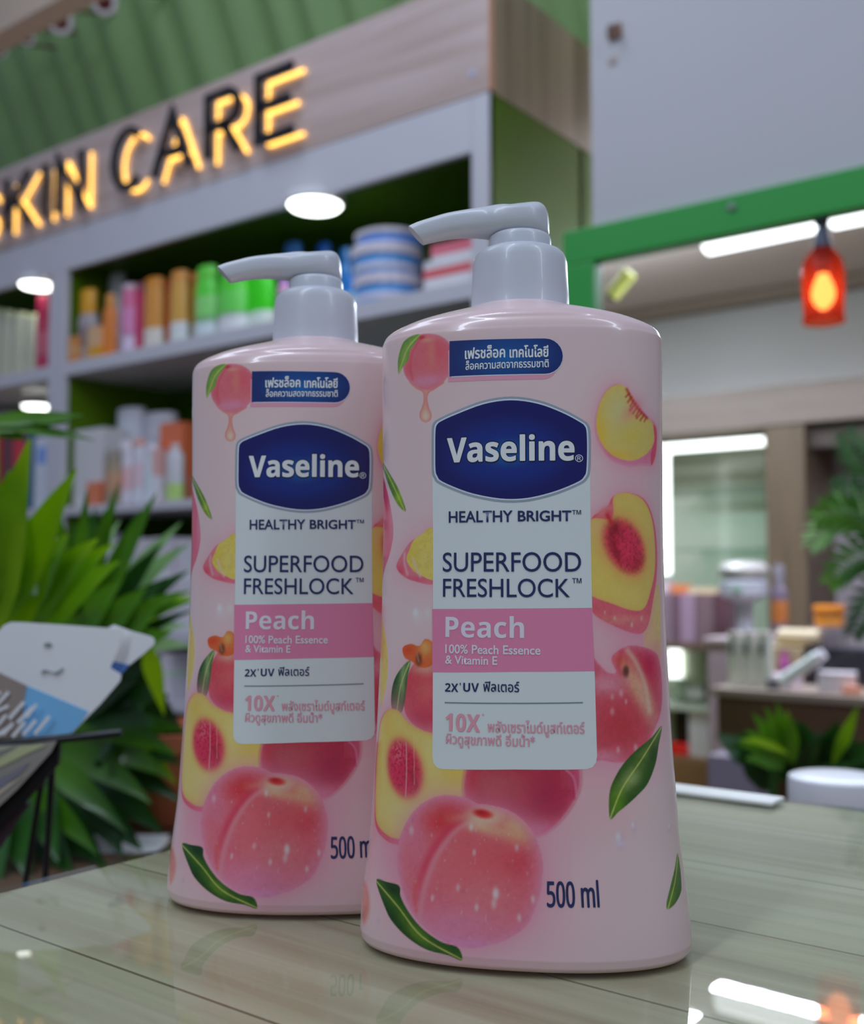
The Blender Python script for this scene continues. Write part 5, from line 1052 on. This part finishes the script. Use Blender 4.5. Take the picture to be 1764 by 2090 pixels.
def blade(g, p, d, length, width, droop=0.25, n=9, side=None, peak=0.4):
    """strap leaf from p along d, bending down by droop, folded along its rib"""
    d = Vector(d).normalized(); s = (side or d.cross(Z)); s = s.normalized() if s.length > 1e-4 else R.copy(); q = Vector(p); vs = []
    for i in range(n + 1):
        t = i / n; w = width / 2 * max(0.04, (t / peak) ** 0.6 if t < peak else (1 - ((t - peak) / (1 - peak)) ** 1.7)) ; up = s.cross(d).normalized()
        vs += [q - s * w + up * w * 0.25, q.copy(), q + s * w + up * w * 0.25]
        d = (d - Z * droop / n).normalized(); q = q + d * (length / n)
    fs = []
    for i in range(n): fs += [(3 * i, 3 * i + 1, 3 * i + 4, 3 * i + 3), (3 * i + 1, 3 * i + 2, 3 * i + 5, 3 * i + 4)]
    g.add(vs, fs)
def between(g, p0, p1, dep0, dep1, width, bow=0.15, peak=0.4):
    """leaf running from one measured place to another"""
    a, b = onD(*p0, dep0), onD(*p1, dep1); L_ = (b - a).length; d = (b - a).normalized() + Z * bow
    n = 10; vs = []; mid = (a + b) / 2 + Z * L_ * bow
    for i in range(n + 1):
        t = i / n; q = a * (1 - t) ** 2 + mid * 2 * t * (1 - t) + b * t * t; tg = ((mid - a) * (1 - t) + (b - mid) * t).normalized()
        s = tg.cross(F * -1.0 + Z * 0.2); s = s.normalized() if s.length > 1e-3 else Z.copy(); w = width / 2 * max(0.05, (t / peak) ** 0.6 if t < peak else (1 - ((t - peak) / (1 - peak)) ** 1.6)); up = s.cross(tg).normalized()
        vs += [q - s * w + up * w * 0.3, q, q + s * w + up * w * 0.3]
    fs = []
    for i in range(n): fs += [(3 * i, 3 * i + 1, 3 * i + 4, 3 * i + 3), (3 * i + 1, 3 * i + 2, 3 * i + 5, 3 * i + 4)]
    g.add(vs, fs)
rd = random.Random(7)

# low side table carrying the pot
ZS = ez - 0.292
sd_ = empty('side_table', (0, 0, 0)); tag(sd_, 'low brown side table behind the counter corner, under the potted palm', 'side table')
pc = onD(330, 1700, 1.25)
M_st = mat('brown_table_board', A(62, 48, 38), 0.5, var=0.05)
G().box(pc.x - 0.30, pc.x + 0.45, pc.y - 0.20, pc.y + 0.50, ZS - 0.03, ZS, 0.003).go('table_top', M_st, sd_)
for ax in (-0.27, 0.40):
    for ay in (-0.17, 0.45): G().box(pc.x + ax, pc.x + ax + 0.04, pc.y + ay, pc.y + ay + 0.04, 0, ZS - 0.031).go('leg', M_st, sd_)
wp = onZ(250, 1728, ZS)
o = empty('folded_paper', (wp.x, wp.y, ZS), PHI); tag(o, 'folded white paper lying on the side table by the counter edge', 'paper')
G().box(-0.03, 0.03, -0.045, 0.045, 0, 0.002, 0.0005).go('lower_sheet', PM((160, 166, 190)), o); G().box(-0.028, 0.03, -0.043, 0.044, 0.0025, 0.004, 0.0004, T=Matrix.Rotation(math.radians(-4), 4, 'Y')).go('upper_sheet', PM((164, 170, 194)), o)

pp = onD(345, 1640, 1.32); POT = Vector((pp.x, pp.y, ZS))
POT.z += 0.0008
plant = empty('potted_palm', POT); tag(plant, 'bushy potted palm with long strap leaves behind the leaflet stand', 'potted palm')
G().lathe([(0.055, 0), (0.06, 0.006), (0.078, 0.085), (0.084, 0.088), (0.084, 0.108), (0.078, 0.109), (0.072, 0.095)], 36).go('pot', mat('terracotta', A(128, 74, 50), 0.7, var=0.08, scale=12), plant, True)
G().lathe([(0.071, 0.090), (0.04, 0.094), (0.002, 0.096)], 24).go('soil', mat('dark_soil', (0.02, 0.014, 0.01), 0.9), plant, True)
Tp = Matrix.Translation(-POT)
def frond(name, m_, leaves):
    g = G()
    for a in leaves: between(g, *a)
    o = mesh(name, [Vector(v) - POT for v in g.v], g.f, m_, plant, True); return o
D0 = 1.05
# stems from pot to leaf hubs
for hx, hy, hd in ((150, 1330, 1.12), (40, 1330, 1.0), (200, 1560, 1.15), (0, 1180, 0.95)):
    h = onD(hx, hy, hd) - POT; G().tube([Vector((rd.uniform(-.02, .02), rd.uniform(-.02, .02), 0.09)), Vector((h.x * 0.3, h.y * 0.3, 0.12 + h.z * 0.4)), h], [0.008, 0.007, 0.005], 8).go('stem', M_l3, plant, True)
frond('frond', M_l1, [((-30, 1340), (62, 895), .92, .80, .042, .02), ((-10, 1300), (156, 958), .92, .84, .036, .05), ((-60, 1250), (-5, 880), .92, .82, .04, .02), ((30, 1320), (110, 1010), .93, .88, .034, .04), ((-40, 1280), (20, 960), .9, .84, .034, .02)])
frond('frond', M_l1, [((10, 1350), (200, 1100), .98, .92, .034, .15), ((20, 1330), (235, 1110), .98, .94, .030, .15), ((0, 1330), (60, 1060), .98, .94, .034, .1), ((30, 1300), (140, 1090), .98, .92, .034, .15), ((40, 1340), (245, 1145), 1.0, .98, .03, .15), ((-10, 1360), (120, 1130), .96, .92, .03, .12)])
frond('frond', M_l2, [((150, 1330), (243, 985), 1.15, 1.10, .022, .02), ((150, 1330), (178, 1000), 1.15, 1.10, .024, .02), ((150, 1330), (215, 1040), 1.15, 1.10, .024, .02), ((160, 1330), (320, 1005), 1.15, 1.12, .026, .05), ((150, 1330), (120, 1040), 1.15, 1.10, .026, .02)])
frond('frond', M_l3, [((160, 1330), (195, 1035), 1.18, 1.15, .024, .02), ((170, 1330), (285, 1040), 1.18, 1.15, .024, .05), ((170, 1330), (330, 1110), 1.18, 1.15, .028, .05), ((170, 1340), (150, 1060), 1.18, 1.15, .026, .02), ((150, 1350), (90, 1120), 1.18, 1.15, .03, .02), ((140, 1340), (40, 1150), 1.18, 1.15, .03, .02)])
frond('frond', M_l4, [((160, 1330), (370, 1066), 1.2, 1.16, .024, .08), ((190, 1290), (385, 1110), 1.2, 1.18, .024, .10), ((120, 1300), (245, 1060), 1.2, 1.18, .02, .02), ((200, 1330), (392, 1320), 1.22, 1.2, .022, .10), ((180, 1330), (385, 1275), 1.22, 1.2, .022, .08)])
frond('frond', M_l3, [((170, 1340), (385, 1165), 1.14, 1.12, .020, .12), ((170, 1350), (340, 1180), 1.14, 1.12, .032, .08), ((180, 1350), (395, 1245), 1.14, 1.12, .016, .06), ((180, 1360), (380, 1170), 1.15, 1.13, .02, .12), ((180, 1345), (360, 1215), 1.14, 1.12, .034, .06)])
frond('frond', M_l2, [((170, 1370), (330, 1230), 1.10, 1.08, .04, .08), ((180, 1370), (350, 1290), 1.10, 1.08, .036, .10), ((140, 1370), (300, 1200), 1.10, 1.08, .036, .08), ((200, 1290), (390, 1205), 1.10, 1.08, .018, .05), ((100, 1370), (250, 1180), 1.10, 1.08, .036, .08), ((250, 1270), (395, 1225), 1.1, 1.08, .014, .03)])
frond('frond', M_l3, [((200, 1420), (330, 1340), 1.16, 1.12, .04, .05), ((180, 1440), (345, 1420), 1.16, 1.12, .036, .1), ((150, 1450), (320, 1480), 1.16, 1.12, .04, .1), ((180, 1400), (310, 1360), 1.16, 1.12, .036, .05), ((120, 1460), (280, 1390), 1.16, 1.12, .04, .05), ((60, 1380), (220, 1300), 1.16, 1.12, .05, .05), ((20, 1370), (170, 1220), 1.16, 1.12, .05, .05)])
frond('frond', M_l1, [((210, 1300), (395, 1216), 1.12, 1.1, .02, .04), ((220, 1500), (360, 1600), 1.2, 1.22, .026, .2)])
frond('frond', M_l2, [((150, 1480), (360, 1540), 1.2, 1.16, .032, .14), ((130, 1500), (350, 1590), 1.2, 1.18, .034, .14), ((100, 1520), (310, 1640), 1.2, 1.16, .034, .14), ((160, 1500), (380, 1490), 1.2, 1.18, .03, .14), ((60, 1540), (260, 1700), 1.18, 1.14, .03, .12), ((30, 1600), (200, 1745), 1.18, 1.1, .03, .12)])
frond('frond', M_l3, [((150, 1500), (370, 1560), 1.24, 1.2, .04, .12), ((140, 1530), (375, 1640), 1.26, 1.22, .036, .12), ((100, 1560), (330, 1690), 1.26, 1.22, .044, .12), ((120, 1500), (360, 1460), 1.26, 1.24, .044, .12), ((40, 1580), (180, 1780), 1.24, 1.2, .044, .1), ((0, 1560), (80, 1790), 1.24, 1.2, .044, .1), ((60, 1600), (240, 1760), 1.26, 1.2, .044, .1), ((-40, 1500), (20, 1780), 1.24, 1.2, .05, .1), ((120, 1540), (280, 1560), 1.28, 1.24, .06, .05), ((100, 1460), (290, 1500), 1.28, 1.24, .06, .05), ((20, 1420), (200, 1420), 1.28, 1.24, .07, .05), ((60, 1560), (260, 1620), 1.28, 1.24, .06, .05)])
frond('frond', M_l3, [((40, 1640), (150, 1790), 1.2, 1.08, .045, .08), ((80, 1640), (215, 1770), 1.2, 1.10, .045, .08), ((20, 1600), (60, 1800), 1.18, 1.06, .045, .06), ((120, 1600), (290, 1735), 1.24, 1.12, .045, .08), ((-20, 1620), (0, 1810), 1.16, 1.05, .05, .06), ((150, 1560), (330, 1700), 1.26, 1.16, .045, .08), ((60, 1560), (120, 1760), 1.22, 1.08, .045, .06), ((180, 1600), (250, 1750), 1.24, 1.12, .04, .06)])
frond('frond', M_l1, [((300, 1310), (335, 1460), 1.08, 1.10, .020, .02, .3)])
# thin arching fronds at the upper edge
frond('frond', M_l2, [((-60, 870), (170, 848), .95, .98, .014, .05), ((-60, 880), (195, 900), .95, 1.0, .011, .10), ((-60, 890), (120, 880), .95, .98, .012, .08), ((-50, 885), (150, 862), .95, .98, .012, .06), ((20, 878), (135, 895), .95, .98, .007, .08), ((-40, 880), (60, 900), .95, .98, .010, .08), ((60, 862), (160, 850), .96, .98, .010, .03)])
h0, h1 = onD(-60, 1100, 0.98) - POT, onD(-50, 880, 0.95) - POT
G().tube([onD(0, 1180, 0.95) - POT, h0, h1], [0.005, 0.004, 0.003], 8).go('stem', M_l2, plant, True)
# shiny bead on a pin
bp = onD(73, 1079, 0.90)
o = empty('pin_bead', bp); G().lathe([(0.0005, -0.0052), (0.0036, -0.0038), (0.0052, 0.0), (0.0036, 0.0038), (0.0005, 0.0052)], 20).go('glass_bead', mat('pearly_bead', (0.75, 0.78, 0.78), 0.1, metal=0.6), o, True)
G().tube([(0, 0, -0.004), (0.001, 0.002, -0.055)], 0.0028, 8).go('pin', mat('pale_green_pin', A(96, 130, 110), 0.4), o, True)
tag(o, 'small shiny bead on a pale pin among the palm leaves', 'bead')

# ------------------------------------------------------------------ leaflet stand
DS = 0.62
M_wire = mat('black_wire', (0.008, 0.009, 0.012), 0.35)
M_card = mat('white_card', (0.90, 0.91, 0.90), 0.45, coat=0.1)
sp0 = onD(0, 1520, DS); SB = Vector((sp0.x, sp0.y, 0)); rzS = math.atan2(R.y, R.x)
Ms = (Matrix.Translation(SB) @ Matrix.Rotation(rzS, 4, 'Z')).inverted()
def LS(px, py, dd=0.0): return Ms @ onD(px, py, DS + dd)
stand = empty('leaflet_stand', SB, rzS); tag(stand, 'black wire leaflet stand on tall thin legs behind the counter edge', 'leaflet stand')
g = G(); g.tube([LS(-160, 1528), LS(0, 1519), LS(130, 1508), LS(248, 1495)], 0.0022, 10).go('tray_rod', M_wire, stand, True)
for (x0, y0, x1, y1, r) in ((84, 1600, 52, 1800, .0017), (107, 1560, 92, 1800, .0019)):
    a, b = LS(x0, y0, 0.03), LS(x1, y1, 0.03); e = a + (b - a) * ((a.z - 0.002) / (a.z - b.z)); e.z = 0.002
    G().tube([LS(x0 + 6, 1508, 0.01), a, b, Vector((b.x - 0.002, b.y, 0.002))], r, 8).go('leg', M_wire, stand, True)
G().tube([Vector((LS(52, 1800, .03).x - 0.05, 0.05, 0.003)), Vector((LS(92, 1800, .03).x + 0.05, 0.01, 0.003))], 0.003, 8).go('foot_bar', M_wire, stand, True)
for (x0, y0, x1, y1) in ((-120, 1528, -110, 1800),):
    a = LS(x0, y0); G().tube([a, Vector((a.x, a.y, 0.002))], 0.0018, 8).go('leg', M_wire, stand, True)
# sloping back plate of the lower pocket
poly = [LS(122, 1510, .004), LS(118, 1560, .004), LS(40, 1650, .004), LS(-60, 1740, .004), LS(-160, 1700, .004), LS(-160, 1530, .004)]
def slab(g, pts, th):
    n = len(pts); vs = [p.copy() for p in pts] + [p + Vector((0, th, 0)) for p in pts]
    g.add(vs, [tuple(range(n)), tuple(range(2 * n - 1, n - 1, -1))] + [(i, (i + 1) % n, n + (i + 1) % n, n + i) for i in range(n)]); return g
slab(G(), poly, 0.004).go('pocket_plate', M_wire, stand)
slab(G(), [LS(62, 1640, .012), LS(40, 1668, .012), LS(0, 1732, .012), LS(-80, 1790, .012), LS(-120, 1640, .012)], 0.002).go('lower_plate', mat('dark_plum_plate', A(52, 44, 56), 0.5), stand)
def flyer(name, outl, m_, parts, dd, label, th=0.0008, rnd=True):
    o = empty(name, SB, rzS); P = [LS(x, y, dd) for x, y in outl]
    slab(G(), P, th).go('card', m_, o)
    k = 1
    for nm, pts, mm in parts: slab(G(), [LS(x, y, dd) - Vector((0, 0.0003 * k, 0)) for x, y in pts], 0.00025).go(nm, mm, o); k += 1
    return tag(o, label, 'leaflet')
M_blue = mat('sky_blue_print', A(84, 136, 192), 0.45, var=0.08, scale=30); M_dblue = mat('royal_blue_print', A(56, 88, 150), 0.45)
M_photo = mat('grey_brown_photo_print', A(104, 100, 100), 0.5, var=0.25, scale=60); M_ink = mat('dark_grey_ink', A(92, 104, 112), 0.5); M_whp = mat('white_print', A(158, 168, 182), 0.5, var=0.05)
flyer('leaflet', [(232, 1275), (268, 1288), (305, 1298), (313, 1302), (316, 1309), (313, 1317), (290, 1337), (262, 1359), (246, 1378), (215, 1372), (200, 1330), (205, 1290)], mat('bright_white_card', A(178, 186, 206), 0.45), [('blue_print', [(231, 1350), (238, 1351), (264, 1357), (248, 1376), (236, 1371), (222, 1367)], M_dblue)], 0.006, 'second white leaflet with a blue corner peeping from behind the front leaflet')
strokes = []
for (x, y, dx, dy, w) in ((-30, 1425, 34, -12, 7), (-6, 1440, 26, -28, 7), (-30, 1462, 50, -22, 7), (22, 1466, 30, -34, 7), (0, 1478, 16, -20, 6), (40, 1474, 30, -32, 7), (-10, 1505, 40, -26, 8), (30, 1502, 26, -30, 7), (52, 1498, 26, -30, 7), (76, 1496, 30, -36, 7), (12, 1498, 20, -24, 6), (60, 1462, 20, -26, 6), (-25, 1490, 20, -16, 6)):
    n_ = math.hypot(dx, dy); ox, oy = -dy / n_ * w / 2, dx / n_ * w / 2
    strokes.append(('white_stroke', [(x + ox, y + oy), (x + dx + ox, y + dy + oy), (x + dx - ox, y + dy - oy), (x - ox, y - oy)], M_whp))
front = flyer('leaflet', [(-60, 1400), (-40, 1330), (-4, 1290), (8, 1276), (22, 1270), (40, 1270), (140, 1276), (235, 1283), (252, 1285), (240, 1330), (225, 1363), (232, 1368), (243, 1374), (247, 1380), (245, 1390), (205, 1437), (180, 1462), (150, 1494), (143, 1498), (-60, 1516)], M_card,
      [('sky_photo', [(55, 1399), (120, 1426), (181, 1452), (165, 1476), (146, 1496), (40, 1506), (50, 1440)], M_blue), ('street_photo', [(-60, 1352), (0, 1373), (55, 1399), (48, 1440), (44, 1506), (-60, 1514)], M_photo),
       ('ink_mark', [(90, 1315), (96, 1311), (106, 1313), (107, 1318), (98, 1321), (92, 1319)], M_ink),
       ('ink_mark', [(84, 1372), (92, 1366), (100, 1368), (106, 1371), (112, 1372), (120, 1369), (131, 1361), (130, 1367), (122, 1374), (116, 1377), (106, 1373), (97, 1371), (88, 1375)], M_ink)] + strokes, 0.0, 'front white leaflet with a blue sky picture, leaning in the black wire stand')
o = empty('leaflet', SB, rzS)
slab(G(), [LS(-160, 1530, -.004), LS(-60, 1524, -.004), LS(60, 1519, -.004), LS(116, 1512, -.004), LS(104, 1535, -.004), (LS(34, 1612, -.004)), LS(2, 1642, -.004), LS(-80, 1720, -.004)], 0.0008).go('card', mat('grey_green_print', A(102, 104, 104), 0.4, coat=0.3), o)
for pts, c in (([(-60, 1588), (0, 1566), (60, 1536), (92, 1522), (84, 1519), (40, 1523), (0, 1548), (-60, 1572)], (128, 138, 112)), ([(-60, 1552), (0, 1534), (30, 1524), (0, 1524), (-60, 1530)], (120, 130, 122)), ([(-60, 1680), (0, 1622), (30, 1598), (48, 1586), (20, 1598), (-60, 1655)], (134, 134, 128)), ([(-20, 1600), (20, 1578), (60, 1556), (40, 1580), (0, 1610)], (88, 92, 108))):
    slab(G(), [LS(x, y, -.0045) for x, y in pts], 0.0003).go('printed_streak', PM(c), o)
tag(o, 'grey green printed leaflet in the lower pocket of the wire stand', 'leaflet')

# ------------------------------------------------------------------ plants at the other side
def feather(name, base, tip, parent, m_, nl=26, ll=0.10, wl=0.006, sag=0.05):
    a, b = Vector(base), Vector(tip); L_ = (b - a).length; g = G(); pts = []
    for i in range(15):
        t = i / 14; pts.append(a.lerp(b, t) + Z * sag * 4 * t * (1 - t))
    g.tube(pts, [0.003 - 0.0022 * i / 14 for i in range(15)], 6)
    for i in range(nl):
        t = 0.12 + 0.88 * i / nl; k = min(13, int(t * 14)); p = pts[k].lerp(pts[k + 1], t * 14 - k) if k < 14 else pts[14]; dr = (pts[min(k + 1, 14)] - pts[max(0, k - 1)]).normalized()
        s = dr.cross(F).normalized(); l = ll * math.sin(math.pi * min(1, t * 0.85 + 0.12)) ** 0.6
        for sg in (-1, 1): blade(g, p, dr * 0.75 + s * sg * 0.8 - F * 0.15 * rd.uniform(-1, 1.5), l, wl, 0.3, 5, side=dr.cross(s).cross(s * sg + dr), peak=0.35)
    return mesh(name, [Vector(v) for v in g.v], g.f, m_, parent, True)
PX_, PY_ = onD(1905, 1640, 1.75).x, onD(1905, 1640, 1.75).y
tall = empty('feather_palm', (PX_, PY_, 0)); tag(tall, 'tall feather palm with arching fronds entering at the picture edge over the brown table', 'palm')
G().lathe([(0.10, 0), (0.11, 0.01), (0.14, 0.24), (0.145, 0.26), (0.13, 0.262), (0.12, 0.24)], 32).go('pot', mat('dark_grey_pot', (0.05, 0.055, 0.06), 0.5), tall, True)
hub = onD(1905, 1240, 1.75) - Vector((PX_, PY_, 0)); hub.z = onD(1905, 1240, 1.75).z
O_ = Vector((PX_, PY_, 0))
G().tube([(0, 0, 0.22), (0.01, 0.0, 0.7), onD(1905, 1260, 1.75) - O_], [0.02, 0.016, 0.01], 10).go('trunk', M_l3, tall, True)
hb = onD(1905, 1260, 1.75) - O_
for tx, ty, td, m_, sg in ((1662, 1062, 1.7, M_l2, 0.07), (1690, 1195, 1.72, M_l2, 0.07), (1650, 1120, 1.78, M_l4, 0.10), (1700, 1000, 1.8, M_l3, 0.05), (1722, 880, 1.8, M_l3, 0.03), (1740, 1300, 1.75, M_l3, 0.06)):
    feather('frond', hb, onD(tx, ty, td) - O_, tall, m_, sag=sg, ll=0.060, wl=0.0075, nl=24)
# low bush behind the counter
bu = onD(1600, 1700, 1.55); O2 = Vector((bu.x, bu.y, 0))
bush = empty('leafy_bush', O2); tag(bush, 'dark green leafy potted bush standing on the floor behind the white lidded tub', 'potted bush')
G().lathe([(0.10, 0), (0.11, 0.01), (0.13, 0.28), (0.135, 0.30), (0.12, 0.30), (0.11, 0.28)], 32).go('pot', mat('charcoal_pot', (0.04, 0.04, 0.045), 0.5), bush, True)
def bfrond(m_, lst):
    g = G()
    for a in lst: between(g, *a)
    return mesh('frond', [Vector(v) - O2 for v in g.v], g.f, m_, bush, True)
ctr = onD(1640, 1640, 1.55) - O2
for k in range(4): G().tube([(rd.uniform(-.03, .03), rd.uniform(-.03, .03), 0.27), (rd.uniform(-.04, .04), rd.uniform(-.04, .04), 0.5), onD(1580 + k * 50, 1560, 1.55 + 0.03 * k) - O2], [0.010, 0.008, 0.006], 8).go('stem', M_l3, bush, True)
bfrond(M_l2, [((1600, 1560), (1505, 1518), 1.5, 1.46, .022, .15), ((1600, 1560), (1520, 1490), 1.5, 1.46, .020, .12), ((1600, 1560), (1535, 1455), 1.5, 1.46, .022, .1), ((1610, 1560), (1560, 1440), 1.5, 1.46, .022, .08), ((1610, 1560), (1585, 1430), 1.5, 1.46, .020, .06), ((1600, 1570), (1520, 1550), 1.5, 1.46, .022, .15), ((1620, 1560), (1610, 1455), 1.5, 1.46, .02, .05)])
bfrond(M_l1, [((1620, 1540), (1606, 1450), 1.52, 1.46, .014, .05), ((1610, 1540), (1510, 1510), 1.48, 1.44, .012, .12), ((1700, 1560), (1752, 1440), 1.52, 1.46, .020, .05)])
L3 = []
for k in range(34):
    x0, y0 = 1600 + rd.random() * 110, 1540 + rd.random() * 60; an = rd.uniform(-2.9, 0.35); l = 60 + rd.random() * 70
    L3.append(((x0, y0), (x0 + l * math.cos(an) * 1.1, y0 + l * math.sin(an)), 1.55 + rd.random() * 0.08, 1.5 + rd.random() * 0.1, 0.022 + rd.random() * 0.014, 0.08))
bfrond(M_l3, L3)
L3 = []
for k in range(40):
    x0, y0 = 1550 + rd.random() * 240, 1570 + rd.random() * 60; an = rd.uniform(-2.6, -0.2); l = 60 + rd.random() * 60
    L3.append(((x0, y0), (x0 + l * math.cos(an) * 1.1, y0 + l * math.sin(an)), 1.62 + rd.random() * 0.08, 1.6 + rd.random() * 0.1, 0.03 + rd.random() * 0.014, 0.08))
bfrond(M_l3, L3)

# white lidded tub on a stool beyond the counter
tp = onD(1712, 1600, 0.86); ztub = onD(1712, 1588, 0.86).z
so = empty('round_stool', (tp.x, tp.y, 0)); tag(so, 'dark round stool hidden behind the counter, carrying the white lidded tub', 'stool')
zsl = ztub - 0.10
G().lathe([(0.12, zsl - 0.03), (0.125, zsl - 0.026), (0.125, zsl - 0.004), (0.12, zsl)], 40).go('seat', mat('dark_stool_top', (0.05, 0.05, 0.05), 0.5), so, True)
for k in range(3): a = k * 2.094; G().tube([(0.07 * math.cos(a), 0.07 * math.sin(a), zsl - 0.03), (0.12 * math.cos(a), 0.12 * math.sin(a), 0.0)], 0.012, 10).go('leg', M_wire, so, True)
rt = 98 / FPX * 0.86
o = empty('lidded_tub', (tp.x, tp.y, zsl)); tag(o, 'round white lidded tub just beyond the counter edge, under the dark bush', 'tub')
G().lathe([(rt * 0.90, 0), (rt * 0.93, 0.003), (rt * 0.955, 0.080), (rt * 0.95, 0.082)], 56).go('tub_body', mat('pale_blue_white_plastic', A(136, 150, 172), 0.4), o, True)
G().lathe([(rt * 0.985, 0.074), (rt, 0.076), (rt, 0.096), (rt * 0.985, 0.1005), (rt * 0.93, 0.1015), (rt * 0.5, 0.1022), (rt * 0.002, 0.1024)], 56).go('tub_lid', mat('lilac_white_plastic', A(156, 164, 190), 0.35), o, True)
# small pale pack on the floor side shelf seen between post and bush
q = onD(1515, 1590, 2.6)
o = carton(0.12, 0.16, 0.12, (92, 88, 110)); o.location = (q.x, q.y, q.z - 0.10); tag(o, 'dull lilac box low between the wood post and the bush', 'carton')
lo = empty('low_bench', (q.x, q.y, 0)); tag(lo, 'dark low bench under the dull lilac box', 'bench'); G().box(-0.15, 0.15, -0.15, 0.15, q.z - 0.13, q.z - 0.1005, 0.003).go('bench_top', M_tw, lo)
for ax in (-0.13, 0.10):
    for ay in (-0.13, 0.10): G().box(ax, ax + 0.03, ay, ay + 0.03, 0, q.z - 0.1305).go('leg', M_tw, lo)
